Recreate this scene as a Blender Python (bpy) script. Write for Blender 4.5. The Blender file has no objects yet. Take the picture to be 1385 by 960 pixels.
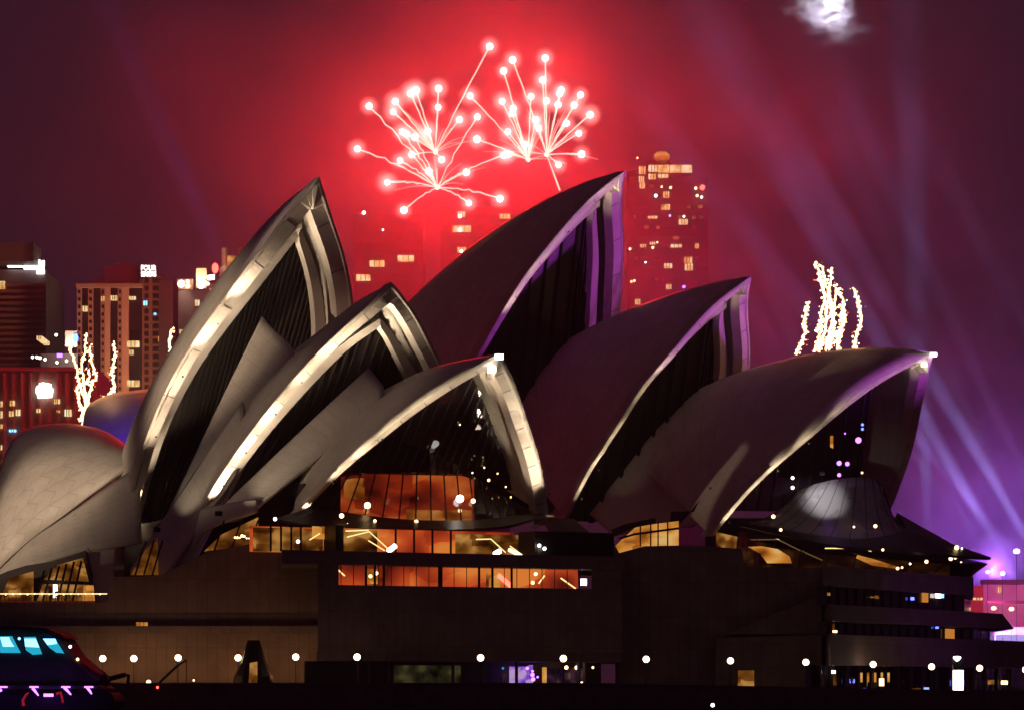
import bpy, bmesh, math, random
from mathutils import Vector, Matrix, noise
random.seed(11)
S = bpy.context.scene
C = S.collection
R = math.radians

# ------------------------------------------------------------------ camera
F = 5200.0                       # focal length in photo pixels (photo 1385 wide)
EYE = 3.0
cam = bpy.data.cameras.new('camera'); co = bpy.data.objects.new('camera', cam); C.objects.link(co); S.camera = co
co.location = (0, 0, EYE); co.rotation_euler = (R(90), 0, 0)
cam.sensor_width = 36; cam.lens = 36 * F / 1385; cam.shift_y = (935 - 480) / 1385
cam.clip_start = 1; cam.clip_end = 20000
# ------------------------------------------------------------------ night sky
w = bpy.data.worlds.new('World'); S.world = w; w.use_nodes = True
bg = w.node_tree.nodes['Background']
bg.inputs[0].default_value = (0.042, 0.014, 0.030, 1); bg.inputs[1].default_value = 0.6
# ------------------------------------------------------------------ moonlight (very weak)
moonlight = bpy.data.lights.new('moonlight', 'SUN'); moonlight.energy = 0.006; moonlight.color = (.75, .7, 1); moonlight.angle = R(0.5)
mo = bpy.data.objects.new('moonlight', moonlight); C.objects.link(mo); mo.rotation_euler = (R(50), 0, R(20))
# ------------------------------------------------------------------ exposure / render
S.view_settings.view_transform = 'Standard'; S.view_settings.look = 'None'
S.view_settings.exposure = 0; S.view_settings.gamma = 1
S.cycles.volume_bounces = 0
S.cycles.max_bounces = 6; S.cycles.diffuse_bounces = 2; S.cycles.glossy_bounces = 3; S.cycles.transparent_max_bounces = 16
S.cycles.volume_step_rate = 2.0; S.cycles.volume_max_steps = 64
S.cycles.use_denoising = True
S.cycles.sample_clamp_indirect = 4

# ------------------------------------------------------------------ helpers
def at(px, py, Y): return Vector(((px - 692.5) * Y / F, Y, EYE + (935 - py) * Y / F))
def X(px, Y): return (px - 692.5) * Y / F
def Z(py, Y): return EYE + (935 - py) * Y / F

def link(name, me, mat=None, parent=None):
    o = bpy.data.objects.new(name, me); C.objects.link(o)
    if mat: me.materials.append(mat)
    if parent is not None:
        o.parent = parent; o.matrix_parent_inverse = Matrix.Translation(-base_of(parent))
    return o
def base_of(o):
    v = Vector(o.location)
    if o.parent is not None:
        v = o.matrix_parent_inverse @ v + base_of(o.parent)
    return v
def tag(o, label=None, cat=None, group=None, kind=None):
    if label: o['label'] = label
    if cat: o['category'] = cat
    if group: o['group'] = group
    if kind: o['kind'] = kind
    return o
def thing(name, loc, label, cat, group=None):
    o = bpy.data.objects.new(name, None); C.objects.link(o); o.location = loc; o.empty_display_size = .5
    return tag(o, label, cat, group)

class MB:
    def __init__(s): s.bm = bmesh.new()
    def face(s, pts):
        try: return s.bm.faces.new([s.bm.verts.new(p) for p in pts])
        except ValueError: return None
    def box(s, c, d, rz=0, tilt=None):
        m = Matrix.Translation(Vector(c)) @ Matrix.Rotation(rz, 4, 'Z')
        if tilt is not None: m = m @ tilt
        vs = [s.bm.verts.new(m @ Vector((x * d[0] / 2, y * d[1] / 2, z * d[2] / 2))) for x in (-1, 1) for y in (-1, 1) for z in (-1, 1)]
        for f in ((0, 1, 3, 2), (4, 6, 7, 5), (0, 4, 5, 1), (2, 3, 7, 6), (0, 2, 6, 4), (1, 5, 7, 3)): s.bm.faces.new([vs[i] for i in f])
        return s
    def prism(s, plan, z0, z1, inset=None):
        n = len(plan); top = inset or plan
        b = [s.bm.verts.new((p[0], p[1], z0)) for p in plan]; t = [s.bm.verts.new((p[0], p[1], z1)) for p in top]
        s.bm.faces.new(b[::-1]); s.bm.faces.new(t)
        for i in range(n): s.bm.faces.new((b[i], b[(i + 1) % n], t[(i + 1) % n], t[i]))
        return s
    def profile(s, px, Y, depth):
        a = [s.bm.verts.new(at(x, y, Y)) for x, y in px]
        b = [s.bm.verts.new(v.co + Vector((0, depth, 0))) for v in a]; n = len(a)
        s.bm.faces.new(a); s.bm.faces.new(b[::-1])
        for i in range(n): s.bm.faces.new((a[i], b[i], b[(i + 1) % n], a[(i + 1) % n]))
        return s
    def tube(s, pts, r, n=6, r2=None):
        pts = [Vector(p) for p in pts]; rings = []; N = len(pts)
        for i, p in enumerate(pts):
            d = (pts[min(i + 1, N - 1)] - pts[max(i - 1, 0)])
            if d.length < 1e-6: d = Vector((0, 0, 1))
            d.normalize(); u = d.cross(Vector((0, 1, 0.03)))
            if u.length < 1e-3: u = d.cross(Vector((1, 0, 0)))
            u.normalize(); v = d.cross(u)
            rr = r if r2 is None else r + (r2 - r) * i / max(1, N - 1)
            rings.append([s.bm.verts.new(p + (u * math.cos(2 * math.pi * k / n) + v * math.sin(2 * math.pi * k / n)) * rr) for k in range(n)])
        for a, b in zip(rings, rings[1:]):
            for k in range(n): s.bm.faces.new((a[k], a[(k + 1) % n], b[(k + 1) % n], b[k]))
        s.bm.faces.new(rings[0][::-1]); s.bm.faces.new(rings[-1]); return s
    def lathe(s, prof, c, n=20):
        c = Vector(c); rings = [[s.bm.verts.new(c + Vector((r * math.cos(2 * math.pi * k / n), r * math.sin(2 * math.pi * k / n), z))) for k in range(n)] for r, z in prof]
        for a, b in zip(rings, rings[1:]):
            for k in range(n): s.bm.faces.new((a[k], a[(k + 1) % n], b[(k + 1) % n], b[k]))
        s.bm.faces.new(rings[0][::-1]); s.bm.faces.new(rings[-1]); return s
    def ball(s, c, r, sub=2, sc=(1, 1, 1)):
        bmesh.ops.create_icosphere(s.bm, subdivisions=sub, radius=r, matrix=Matrix.Translation(Vector(c)) @ Matrix.Diagonal((*sc, 1))); return s
    def grid(s, G):
        V = [[s.bm.verts.new(p) for p in row] for row in G]
        for a, b in zip(V, V[1:]):
            for k in range(len(a) - 1):
                try: s.bm.faces.new((a[k], a[k + 1], b[k + 1], b[k]))
                except ValueError: pass
        return s
    def build(s, name, mat, parent=None, smooth=False, solid=0, bevel=0):
        bmesh.ops.remove_doubles(s.bm, verts=s.bm.verts, dist=1e-4)
        bmesh.ops.dissolve_degenerate(s.bm, edges=s.bm.edges, dist=1e-5)
        bmesh.ops.recalc_face_normals(s.bm, faces=s.bm.faces)
        if bevel:
            bmesh.ops.bevel(s.bm, geom=list(s.bm.edges), offset=bevel, segments=1, affect='EDGES', clamp_overlap=True)
        if solid: bmesh.ops.solidify(s.bm, geom=list(s.bm.faces), thickness=solid)
        me = bpy.data.meshes.new(name); s.bm.to_mesh(me); s.bm.free()
        if smooth:
            for p in me.polygons: p.use_smooth = True
        return link(name, me, mat, parent)

# ------------------------------------------------------------------ materials
def newmat(n):
    m = bpy.data.materials.new(n); m.use_nodes = True; return m, m.node_tree, m.node_tree.nodes, m.node_tree.links
def surf(n, c, rough=.6, metal=0, var=.25, scale=.6, bump=0, spec=.5, c2=None):
    m, nt, N, K = newmat(n); b = N['Principled BSDF']
    tc = N.new('ShaderNodeTexCoord'); no = N.new('ShaderNodeTexNoise'); no.inputs['Scale'].default_value = scale; no.inputs['Detail'].default_value = 6; no.inputs['Roughness'].default_value = .65
    K.new(tc.outputs['Object'], no.inputs['Vector'])
    r = N.new('ShaderNodeValToRGB'); r.color_ramp.elements[0].position = .3; r.color_ramp.elements[1].position = .7
    c2 = c2 or tuple(x * (1 - var) for x in c)
    r.color_ramp.elements[0].color = (*c2, 1); r.color_ramp.elements[1].color = (*c, 1)
    K.new(no.outputs['Fac'], r.inputs[0]); K.new(r.outputs[0], b.inputs['Base Color'])
    b.inputs['Roughness'].default_value = rough; b.inputs['Metallic'].default_value = metal; b.inputs['Specular IOR Level'].default_value = spec
    if bump:
        bp = N.new('ShaderNodeBump'); bp.inputs['Strength'].default_value = bump; bp.inputs['Distance'].default_value = .2
        n2 = N.new('ShaderNodeTexNoise'); n2.inputs['Scale'].default_value = scale * 6; n2.inputs['Detail'].default_value = 4; K.new(tc.outputs['Object'], n2.inputs['Vector'])
        K.new(n2.outputs['Fac'], bp.inputs['Height']); K.new(bp.outputs[0], b.inputs['Normal'])
    return m
def emit(n, c, s):
    m, nt, N, K = newmat(n); N.clear()
    o = N.new('ShaderNodeOutputMaterial'); e = N.new('ShaderNodeEmission'); e.inputs[0].default_value = (*c, 1); e.inputs[1].default_value = s
    K.new(e.outputs[0], o.inputs[0]); return m
def lit_room(n, cols, strength, scale=(.35, .35, .6), seed=0, dark=.35):
    """the lit interior seen through a window: lamps, walls and furniture, blocky light and dark"""
    m, nt, N, K = newmat(n); N.clear(); o = N.new('ShaderNodeOutputMaterial'); e = N.new('ShaderNodeEmission')
    tc = N.new('ShaderNodeTexCoord'); mp = N.new('ShaderNodeMapping'); mp.inputs['Scale'].default_value = scale; mp.inputs['Location'].default_value = (seed * 3.7, seed * 1.3, seed * .7)
    K.new(tc.outputs['Object'], mp.inputs[0])
    v = N.new('ShaderNodeTexVoronoi'); v.distance = 'CHEBYCHEV'; v.inputs['Scale'].default_value = 1.0; K.new(mp.outputs[0], v.inputs['Vector'])
    no = N.new('ShaderNodeTexNoise'); no.inputs['Scale'].default_value = .7; no.inputs['Detail'].default_value = .8; K.new(mp.outputs[0], no.inputs['Vector'])
    mx = N.new('ShaderNodeMath'); mx.operation = 'MULTIPLY_ADD'; mx.inputs[1].default_value = .26; K.new(v.outputs['Color'], mx.inputs[0]); K.new(no.outputs['Fac'], mx.inputs[2])
    r = N.new('ShaderNodeValToRGB'); els = r.color_ramp.elements
    for i, c in enumerate(cols):
        p = .34 + .5 * i / (len(cols) - 1)
        el = els[i] if i < 2 else els.new(p)
        el.position = p; el.color = (*c, 1)
    K.new(mx.outputs[0], r.inputs[0]); K.new(r.outputs[0], e.inputs[0]); e.inputs[1].default_value = strength
    K.new(e.outputs[0], o.inputs[0]); return m
def glass(n, tint=(.02, .015, .02), trans=.55, rough=.04):
    m, nt, N, K = newmat(n); N.clear(); o = N.new('ShaderNodeOutputMaterial')
    g = N.new('ShaderNodeBsdfGlossy'); g.inputs['Roughness'].default_value = rough; g.inputs['Color'].default_value = (.7, .7, .75, 1)
    d = N.new('ShaderNodeBsdfDiffuse'); d.inputs[0].default_value = (*tint, 1)
    t = N.new('ShaderNodeBsdfTransparent'); t.inputs[0].default_value = (.85, .75, .7, 1)
    a = N.new('ShaderNodeMixShader'); a.inputs[0].default_value = trans; K.new(d.outputs[0], a.inputs[1]); K.new(t.outputs[0], a.inputs[2])
    lw = N.new('ShaderNodeLayerWeight'); lw.inputs[0].default_value = .5; pw_ = N.new('ShaderNodeMath'); pw_.operation = 'POWER'; pw_.inputs[1].default_value = 4; K.new(lw.outputs['Facing'], pw_.inputs[0]); f = N.new('ShaderNodeMath'); f.operation = 'MULTIPLY_ADD'; f.inputs[1].default_value = .6; f.inputs[2].default_value = .05; K.new(pw_.outputs[0], f.inputs[0])
    b = N.new('ShaderNodeMixShader'); K.new(f.outputs[0], b.inputs[0]); K.new(a.outputs[0], b.inputs[1]); K.new(g.outputs[0], b.inputs[2]); K.new(b.outputs[0], o.inputs[0]); return m

def tile_mat():
    m, nt, N, K = newmat('roof_tiles'); b = N['Principled BSDF']
    tc = N.new('ShaderNodeTexCoord'); no = N.new('ShaderNodeTexNoise'); no.inputs['Scale'].default_value = .25; no.inputs['Detail'].default_value = 8; no.inputs['Roughness'].default_value = .7; K.new(tc.outputs['Object'], no.inputs['Vector'])
    r = N.new('ShaderNodeValToRGB'); r.color_ramp.elements[0].position = .3; r.color_ramp.elements[1].position = .72
    r.color_ramp.elements[0].color = (.50, .47, .41, 1); r.color_ramp.elements[1].color = (.66, .63, .56, 1); K.new(no.outputs['Fac'], r.inputs[0])
    uv = N.new('ShaderNodeUVMap'); sx = N.new('ShaderNodeSeparateXYZ'); K.new(uv.outputs[0], sx.inputs[0])
    # seams between the lids of tiles: along the ribs (u) and chevrons across them
    fr = N.new('ShaderNodeMath'); fr.operation = 'FRACT'; K.new(sx.outputs[0], fr.inputs[0])
    c1 = N.new('ShaderNodeMath'); c1.operation = 'LESS_THAN'; c1.inputs[1].default_value = .05; K.new(fr.outputs[0], c1.inputs[0])
    ab = N.new('ShaderNodeMath'); ab.operation = 'SUBTRACT'; ab.inputs[1].default_value = .5; K.new(fr.outputs[0], ab.inputs[0])
    ab2 = N.new('ShaderNodeMath'); ab2.operation = 'ABSOLUTE'; K.new(ab.outputs[0], ab2.inputs[0])
    ch = N.new('ShaderNodeMath'); ch.operation = 'ADD'; K.new(sx.outputs[1], ch.inputs[0]); K.new(ab2.outputs[0], ch.inputs[1])
    f2 = N.new('ShaderNodeMath'); f2.operation = 'FRACT'; K.new(ch.outputs[0], f2.inputs[0])
    c2 = N.new('ShaderNodeMath'); c2.operation = 'LESS_THAN'; c2.inputs[1].default_value = .06; K.new(f2.outputs[0], c2.inputs[0])
    mx = N.new('ShaderNodeMath'); mx.operation = 'MAXIMUM'; K.new(c1.outputs[0], mx.inputs[0]); K.new(c2.outputs[0], mx.inputs[1])
    mi = N.new('ShaderNodeMixRGB'); mi.blend_type = 'MULTIPLY'; mi.inputs[2].default_value = (.72, .70, .68, 1)
    sc = N.new('ShaderNodeMath'); sc.operation = 'MULTIPLY'; sc.inputs[1].default_value = .8; K.new(mx.outputs[0], sc.inputs[0])
    K.new(sc.outputs[0], mi.inputs[0]); K.new(r.outputs[0], mi.inputs[1]); K.new(mi.outputs[0], b.inputs['Base Color'])
    b.inputs['Roughness'].default_value = .52; b.inputs['Specular IOR Level'].default_value = .3; return m
def granite(n, c, w_, h_):
    m = surf(n, c, .75, var=.4, scale=.3, bump=.2); nt = m.node_tree; N = nt.nodes; K = nt.links; b = N['Principled BSDF']; ramp = [x for x in N if x.type == 'VALTORGB'][0]
    tc = [x for x in N if x.type == 'TEX_COORD'][0]; sp = N.new('ShaderNodeSeparateXYZ'); K.new(tc.outputs['Object'], sp.inputs[0]); cb = N.new('ShaderNodeCombineXYZ')
    ad = N.new('ShaderNodeMath'); ad.operation = 'MULTIPLY_ADD'; ad.inputs[1].default_value = .45; K.new(sp.outputs[1], ad.inputs[0]); K.new(sp.outputs[0], ad.inputs[2])
    K.new(ad.outputs[0], cb.inputs[0]); K.new(sp.outputs[2], cb.inputs[1])
    br = N.new('ShaderNodeTexBrick'); br.offset = 0; br.inputs['Scale'].default_value = 1; br.inputs['Brick Width'].default_value = w_; br.inputs['Row Height'].default_value = h_; br.inputs['Mortar Size'].default_value = .05
    br.inputs['Color1'].default_value = (1, 1, 1, 1); br.inputs['Color2'].default_value = (.72, .72, .72, 1); br.inputs['Mortar'].default_value = (.25, .25, .25, 1); K.new(cb.outputs[0], br.inputs['Vector'])
    mi = N.new('ShaderNodeMixRGB'); mi.blend_type = 'MULTIPLY'; mi.inputs[0].default_value = .5; K.new(ramp.outputs[0], mi.inputs[1]); K.new(br.outputs['Color'], mi.inputs[2]); K.new(mi.outputs[0], b.inputs['Base Color'])
    return m
M = dict(
    tile=tile_mat(),
    conc=surf('rib_concrete', (.56, .50, .44), .7, var=.22, scale=.5, bump=.15),
    cream=surf('precast_panels', (.50, .45, .40), .7, var=.2, scale=.35),
    granite=granite('pink_granite', (.32, .25, .22), 1.25, 4.2),
    granite2=granite('granite_parapet', (.28, .22, .22), 2.5, 3.0),
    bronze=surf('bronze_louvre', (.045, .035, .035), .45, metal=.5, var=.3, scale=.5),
    mull=surf('bronze_mullion', (.03, .024, .02), .7, var=.2, spec=.15),
    glass=glass('topaz_glass', (.018, .010, .014), .35),
    glassc=glass('clear_glass', (.018, .010, .014), .88),
    glassd=glass('dark_glass', (.012, .010, .016), .15),
    pave=surf('promenade_paving', (.16, .13, .12), .7, var=.4, scale=.8),
    sea=surf('seawall_stone', (.16, .12, .12), .8, var=.45, scale=.5, bump=.4),
    iron=surf('black_iron', (.02, .02, .02), .45, metal=.6),
    room=lit_room('foyer_interior', [(.05, .006, .002), (.30, .04, .008), (.75, .18, .03), (1, .45, .12)], .5, (.3, .3, .5), 1),
    roomd=lit_room('dim_red_foyer', [(.05, .005, .003), (.24, .022, .008), (.55, .06, .014), (1, .26, .05)], .85, (.25, .25, .5), 12),
    roomr=lit_room('red_foyer', [(.09, .008, .004), (.42, .04, .012), (.75, .10, .02), (1, .28, .05)], .7, (.22, .22, .35), 2),
    gold=lit_room('golden_foyer', [(.10, .022, .003), (.50, .15, .018), (.9, .36, .06), (1, .6, .2)], .7, (.45, .45, .8), 3),
    goldb=lit_room('stair_interior', [(.012, .003, .001), (.10, .026, .003), (.32, .11, .015), (.9, .42, .1)], .5, (.5, .5, .8), 4),
    warm=emit('warm_lamp', (1, .62, .28), 5), white=emit('white_lamp', (1, .93, .85), 6), hot=emit('flood_lens', (1, .93, .8), 9),
    globe=emit('lamp_globe', (1, .70, .42), 7), rail=emit('handrail_light', (1, .72, .28), 1.6), purple=emit('stage_light', (.42, .12, 1), 5), blue=emit('blue_lamp', (.12, .16, 1), 4),
    orange=emit('orange_window', (1, .36, .06), .55), teal=emit('cabin_glow', (.02, .42, .62), 1.0), cabin=emit('cabin_lamp', (.25, .62, 1), 2.5),
    redlamp=emit('red_beacon', (1, .08, .05), 6),
)
# ------------------------------------------------------------------ air: haze and firework smoke
def vol_mat(n, dens, col, g=.2, noisy=None):
    m, nt, N, K = newmat(n); N.clear(); o = N.new('ShaderNodeOutputMaterial'); v = N.new('ShaderNodeVolumePrincipled')
    v.inputs['Color'].default_value = (*col, 1); v.inputs['Anisotropy'].default_value = g; v.inputs['Density'].default_value = dens
    K.new(v.outputs[0], o.inputs['Volume'])
    if noisy:
        sc, lo, hi, seed, core = noisy
        tc = N.new('ShaderNodeTexCoord'); ln = N.new('ShaderNodeVectorMath'); ln.operation = 'LENGTH'; K.new(tc.outputs['Object'], ln.inputs[0])
        mr = N.new('ShaderNodeMapRange'); mr.interpolation_type = 'SMOOTHERSTEP'; mr.inputs[1].default_value = 1; mr.inputs[2].default_value = core; K.new(ln.outputs['Value'], mr.inputs[0])
        mp = N.new('ShaderNodeMapping'); mp.inputs['Location'].default_value = (seed, seed * 2, seed * .5); K.new(tc.outputs['Object'], mp.inputs[0])
        no = N.new('ShaderNodeTexNoise'); no.inputs['Scale'].default_value = sc; no.inputs['Detail'].default_value = 4; no.inputs['Distortion'].default_value = .6; K.new(mp.outputs[0], no.inputs['Vector'])
        m2 = N.new('ShaderNodeMapRange'); m2.inputs[1].default_value = .36; m2.inputs[2].default_value = .68; m2.inputs[3].default_value = lo; m2.inputs[4].default_value = hi; K.new(no.outputs['Fac'], m2.inputs[0])
        a = N.new('ShaderNodeMath'); a.operation = 'MULTIPLY'; K.new(mr.outputs[0], a.inputs[0]); K.new(m2.outputs[0], a.inputs[1])
        b = N.new('ShaderNodeMath'); b.operation = 'MULTIPLY'; b.inputs[1].default_value = dens; K.new(a.outputs[0], b.inputs[0]); K.new(b.outputs[0], v.inputs['Density'])
    return m
def smoke(loc, scale, mat, label):
    b = MB(); b.ball((0, 0, 0), 1, 4); o = b.build('smoke', mat); o.location = loc; o.scale = scale
    o['kind'] = 'stuff'; o['label'] = label; return o
b = MB(); b.box((0, 800, 245), (2600, 1700, 510)); hz = b.build('haze', vol_mat('night_haze', .00014, (.82, .80, .82))); hz['kind'] = 'stuff'
YF = 700.0
smoke(at(655, 200, YF), (135, 70, 84), vol_mat('red_smoke', .0034, (.85, .85, .85), .1, (3.2, .08, 1.95, 1, .0)), 'red lit smoke round the firework bursts')
smoke(at(1080, 330, YF + 50), (90, 44, 85), vol_mat('drift_smoke', .0060, (.85, .85, .85), .1, (3.4, -.4, 1.9, 4, .2)), 'smoke drifting right of the firework bursts')

smoke(at(1325, 640, 742), (42, 40, 36), vol_mat('stage_smoke', .0075, (.85, .85, .85), .1, (2.8, .1, 1.6, 9, .1)), 'violet lit smoke low beyond the terraced front')
# ------------------------------------------------------------------ lights
def point(name, loc, e, c, r=.3, parent=None):
    L = bpy.data.lights.new(name, 'POINT'); L.energy = e; L.color = c; L.shadow_soft_size = r
    o = bpy.data.objects.new(name, L); C.objects.link(o); o.location = loc
    if parent is not None: o.parent = parent; o.matrix_parent_inverse = Matrix.Translation(-base_of(parent))
    return o
def spot(name, loc, aim, e, c, deg, blend=.8, r=.3, parent=None):
    L = bpy.data.lights.new(name, 'SPOT'); L.energy = e; L.color = c; L.spot_size = R(deg); L.spot_blend = blend; L.shadow_soft_size = r
    o = bpy.data.objects.new(name, L); C.objects.link(o); o.location = loc
    o.rotation_euler = (Vector(aim) - Vector(loc)).to_track_quat('-Z', 'Y').to_euler()
    if parent is not None: o.parent = parent; o.matrix_parent_inverse = Matrix.Translation(-base_of(parent))
    return o
# floodlighting of the roofs from towers on the far quays, out of frame
WF = (1, .72, .50)
spot('roof_flood', (-230, 350, 24), at(55, 692, 525), 1.7e6, WF, 6.8, .8, 2)
spot('roof_flood', (-172, 348, 24), at(255, 480, 512), 1.6e6, WF, 8.0, .9, 2)
spot('roof_flood', (-262, 422, 24), at(410, 318, 505), 1.6e6, (1, .66, .58), 4.6, 1.0, 2)
spot('roof_flood', (-205, 360, 24), at(370, 590, 492), 4.4e5, WF, 7, .9, 2)
spot('roof_flood', (-205, 360, 24), at(500, 600, 480), 3.8e5, WF, 6.2, .9, 2)
spot('roof_flood', (-135, 240, 20), at(62, 668, 525), 7e5, WF, 7.0, .9, 2)
# violet show lights from the right
spot('show_light', (172, 440, 22), at(915, 345, 555), 1.2e6, (.66, .08, .95), 14, .8, 2)
spot('show_light', (120, 330, 14), at(1240, 830, 510), 9e4, (.55, .14, .9), 11, 1.0, 2)

# ------------------------------------------------------------------ water, ground, promenade
b = MB(); b.grid([[(x, y, 0) for x in (-6000, 0, 6000)] for y in (-200, 300, 900, 12000)])
wm, nt, N, K = newmat('harbour_water'); p = N['Principled BSDF']; p.inputs['Base Color'].default_value = (.005, .006, .010, 1); p.inputs['Roughness'].default_value = .12
no = N.new('ShaderNodeTexNoise'); no.inputs['Scale'].default_value = .35; no.inputs['Detail'].default_value = 5; tc = N.new('ShaderNodeTexCoord'); K.new(tc.outputs['Object'], no.inputs['Vector'])
bp = N.new('ShaderNodeBump'); bp.inputs['Strength'].default_value = .6; bp.inputs['Distance'].default_value = .4; K.new(no.outputs['Fac'], bp.inputs['Height']); K.new(bp.outputs[0], p.inputs['Normal'])
o = b.build('water', wm); o['kind'] = 'structure'
o = MB().prism([(-1500, 640), (1500, 640), (1500, 2500), (-1500, 2500)], -1, 2.4).build('ground', M['pave']); o['kind'] = 'structure'
SW = 446.0
def gz(px): return 3.75 - 0.85 * max(0, min(1, (px - 800) / 500))
b = MB(); pxs = [-200, 300, 527, 800, 1050, 1300, 1600]
b.grid([[(X(q, y), y, gz(q)) for q in pxs] for y in (SW, 470, 640)])
o = b.build('promenade', M['pave'], solid=-.3); o['kind'] = 'structure'
b = MB()
for q0, q1, yy in ((-200, 534, SW - 3), (527, 1600, SW)):
    n = 12
    for i in range(n):
        a0 = q0 + (q1 - q0) * i / n; a1 = q0 + (q1 - q0) * (i + 1) / n
        b.face([(X(a0, SW), yy, -1), (X(a1, SW), yy, -1), (X(a1, SW), yy, gz(a1) + .1), (X(a0, SW), yy, gz(a0) + .1)])
        b.face([(X(a0, SW), yy, gz(a0) + .1), (X(a1, SW), yy, gz(a1) + .1), (X(a1, SW), SW + .8, gz(a1) + .1), (X(a0, SW), SW + .8, gz(a0) + .1)])
b.face([(X(534, SW), SW - 3, -1), (X(546, SW), SW, -1), (X(530, SW), SW, 3.85), (X(528, SW), SW - 3, 3.85)])
o = b.build('seawall', M['sea']); tag(o, 'dark stone seawall along the water in front of the podium', 'sea wall')
#@@STRUCT
# ------------------------------------------------------------------ the opera house
house = thing('opera_house', (0, 500, 3.5), 'sail roofed opera house with floodlit white shells on a dark stone podium', 'opera house')

class Hall:
    def __init__(s, px, Y, th):
        t = R(th); s.a = Vector((math.cos(t), -math.sin(t), 0)); s.l = Vector((math.sin(t), math.cos(t), 0)); s.O = Vector((X(px, Y), Y, 0))
    def un(s, px, py, lat):
        d = Vector(((px - 692.5) / F, 1, (935 - py) / F)); c = Vector((0, 0, EYE)); k = (lat - (c - s.O).dot(s.l)) / d.dot(s.l); return c + d * k
    def loc(s, P): q = P - s.O; return q.dot(s.a), q.dot(s.l), P.z
    def pt(s, u, v, z): p = s.O + s.a * u + s.l * v; return Vector((p.x, p.y, z))
    def uns(s, px, py, u):
        d = Vector(((px - 692.5) / F, 1, (935 - py) / F)); c = Vector((0, 0, EYE)); k = (u - (c - s.O).dot(s.a)) / d.dot(s.a); return c + d * k
    def mir(s, P): return P - s.l * (2 * (P - s.O).dot(s.l))
def smooth_poly(pts, n):
    pts = [Vector(p) for p in pts]; seg = [0]
    for a, b in zip(pts, pts[1:]): seg.append(seg[-1] + (b - a).length)
    out = []
    for i in range(n + 1):
        t = seg[-1] * i / n; k = 0
        while k < len(seg) - 2 and seg[k + 1] < t: k += 1
        u = (t - seg[k]) / max(1e-9, seg[k + 1] - seg[k])
        p0 = pts[max(k - 1, 0)]; p1 = pts[k]; p2 = pts[k + 1]; p3 = pts[min(k + 2, len(pts) - 1)]
        if k == 0: p0 = p1 * 2 - p2
        if k == len(pts) - 2: p3 = p2 * 2 - p1
        out.append(.5 * (2 * p1 + (p2 - p0) * u + (2 * p0 - 5 * p1 + 4 * p2 - p3) * u * u + (3 * p1 - p0 - 3 * p2 + p3) * u ** 3))
    return out
NV = 44
def relax(pts, it=6):
    for _ in range(it):
        q = [p.copy() for p in pts]
        for i in range(1, len(pts) - 1): q[i] = pts[i] * .5 + (pts[i - 1] + pts[i + 1]) * .25
        pts = q
    return pts
def add_uv(o, uvs):
    me = o.data
    lay = me.uv_layers.new(name='UVMap')
    for l in me.loops:
        lay.data[l.index].uv = uvs(me.vertices[l.vertex_index].co)
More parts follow.
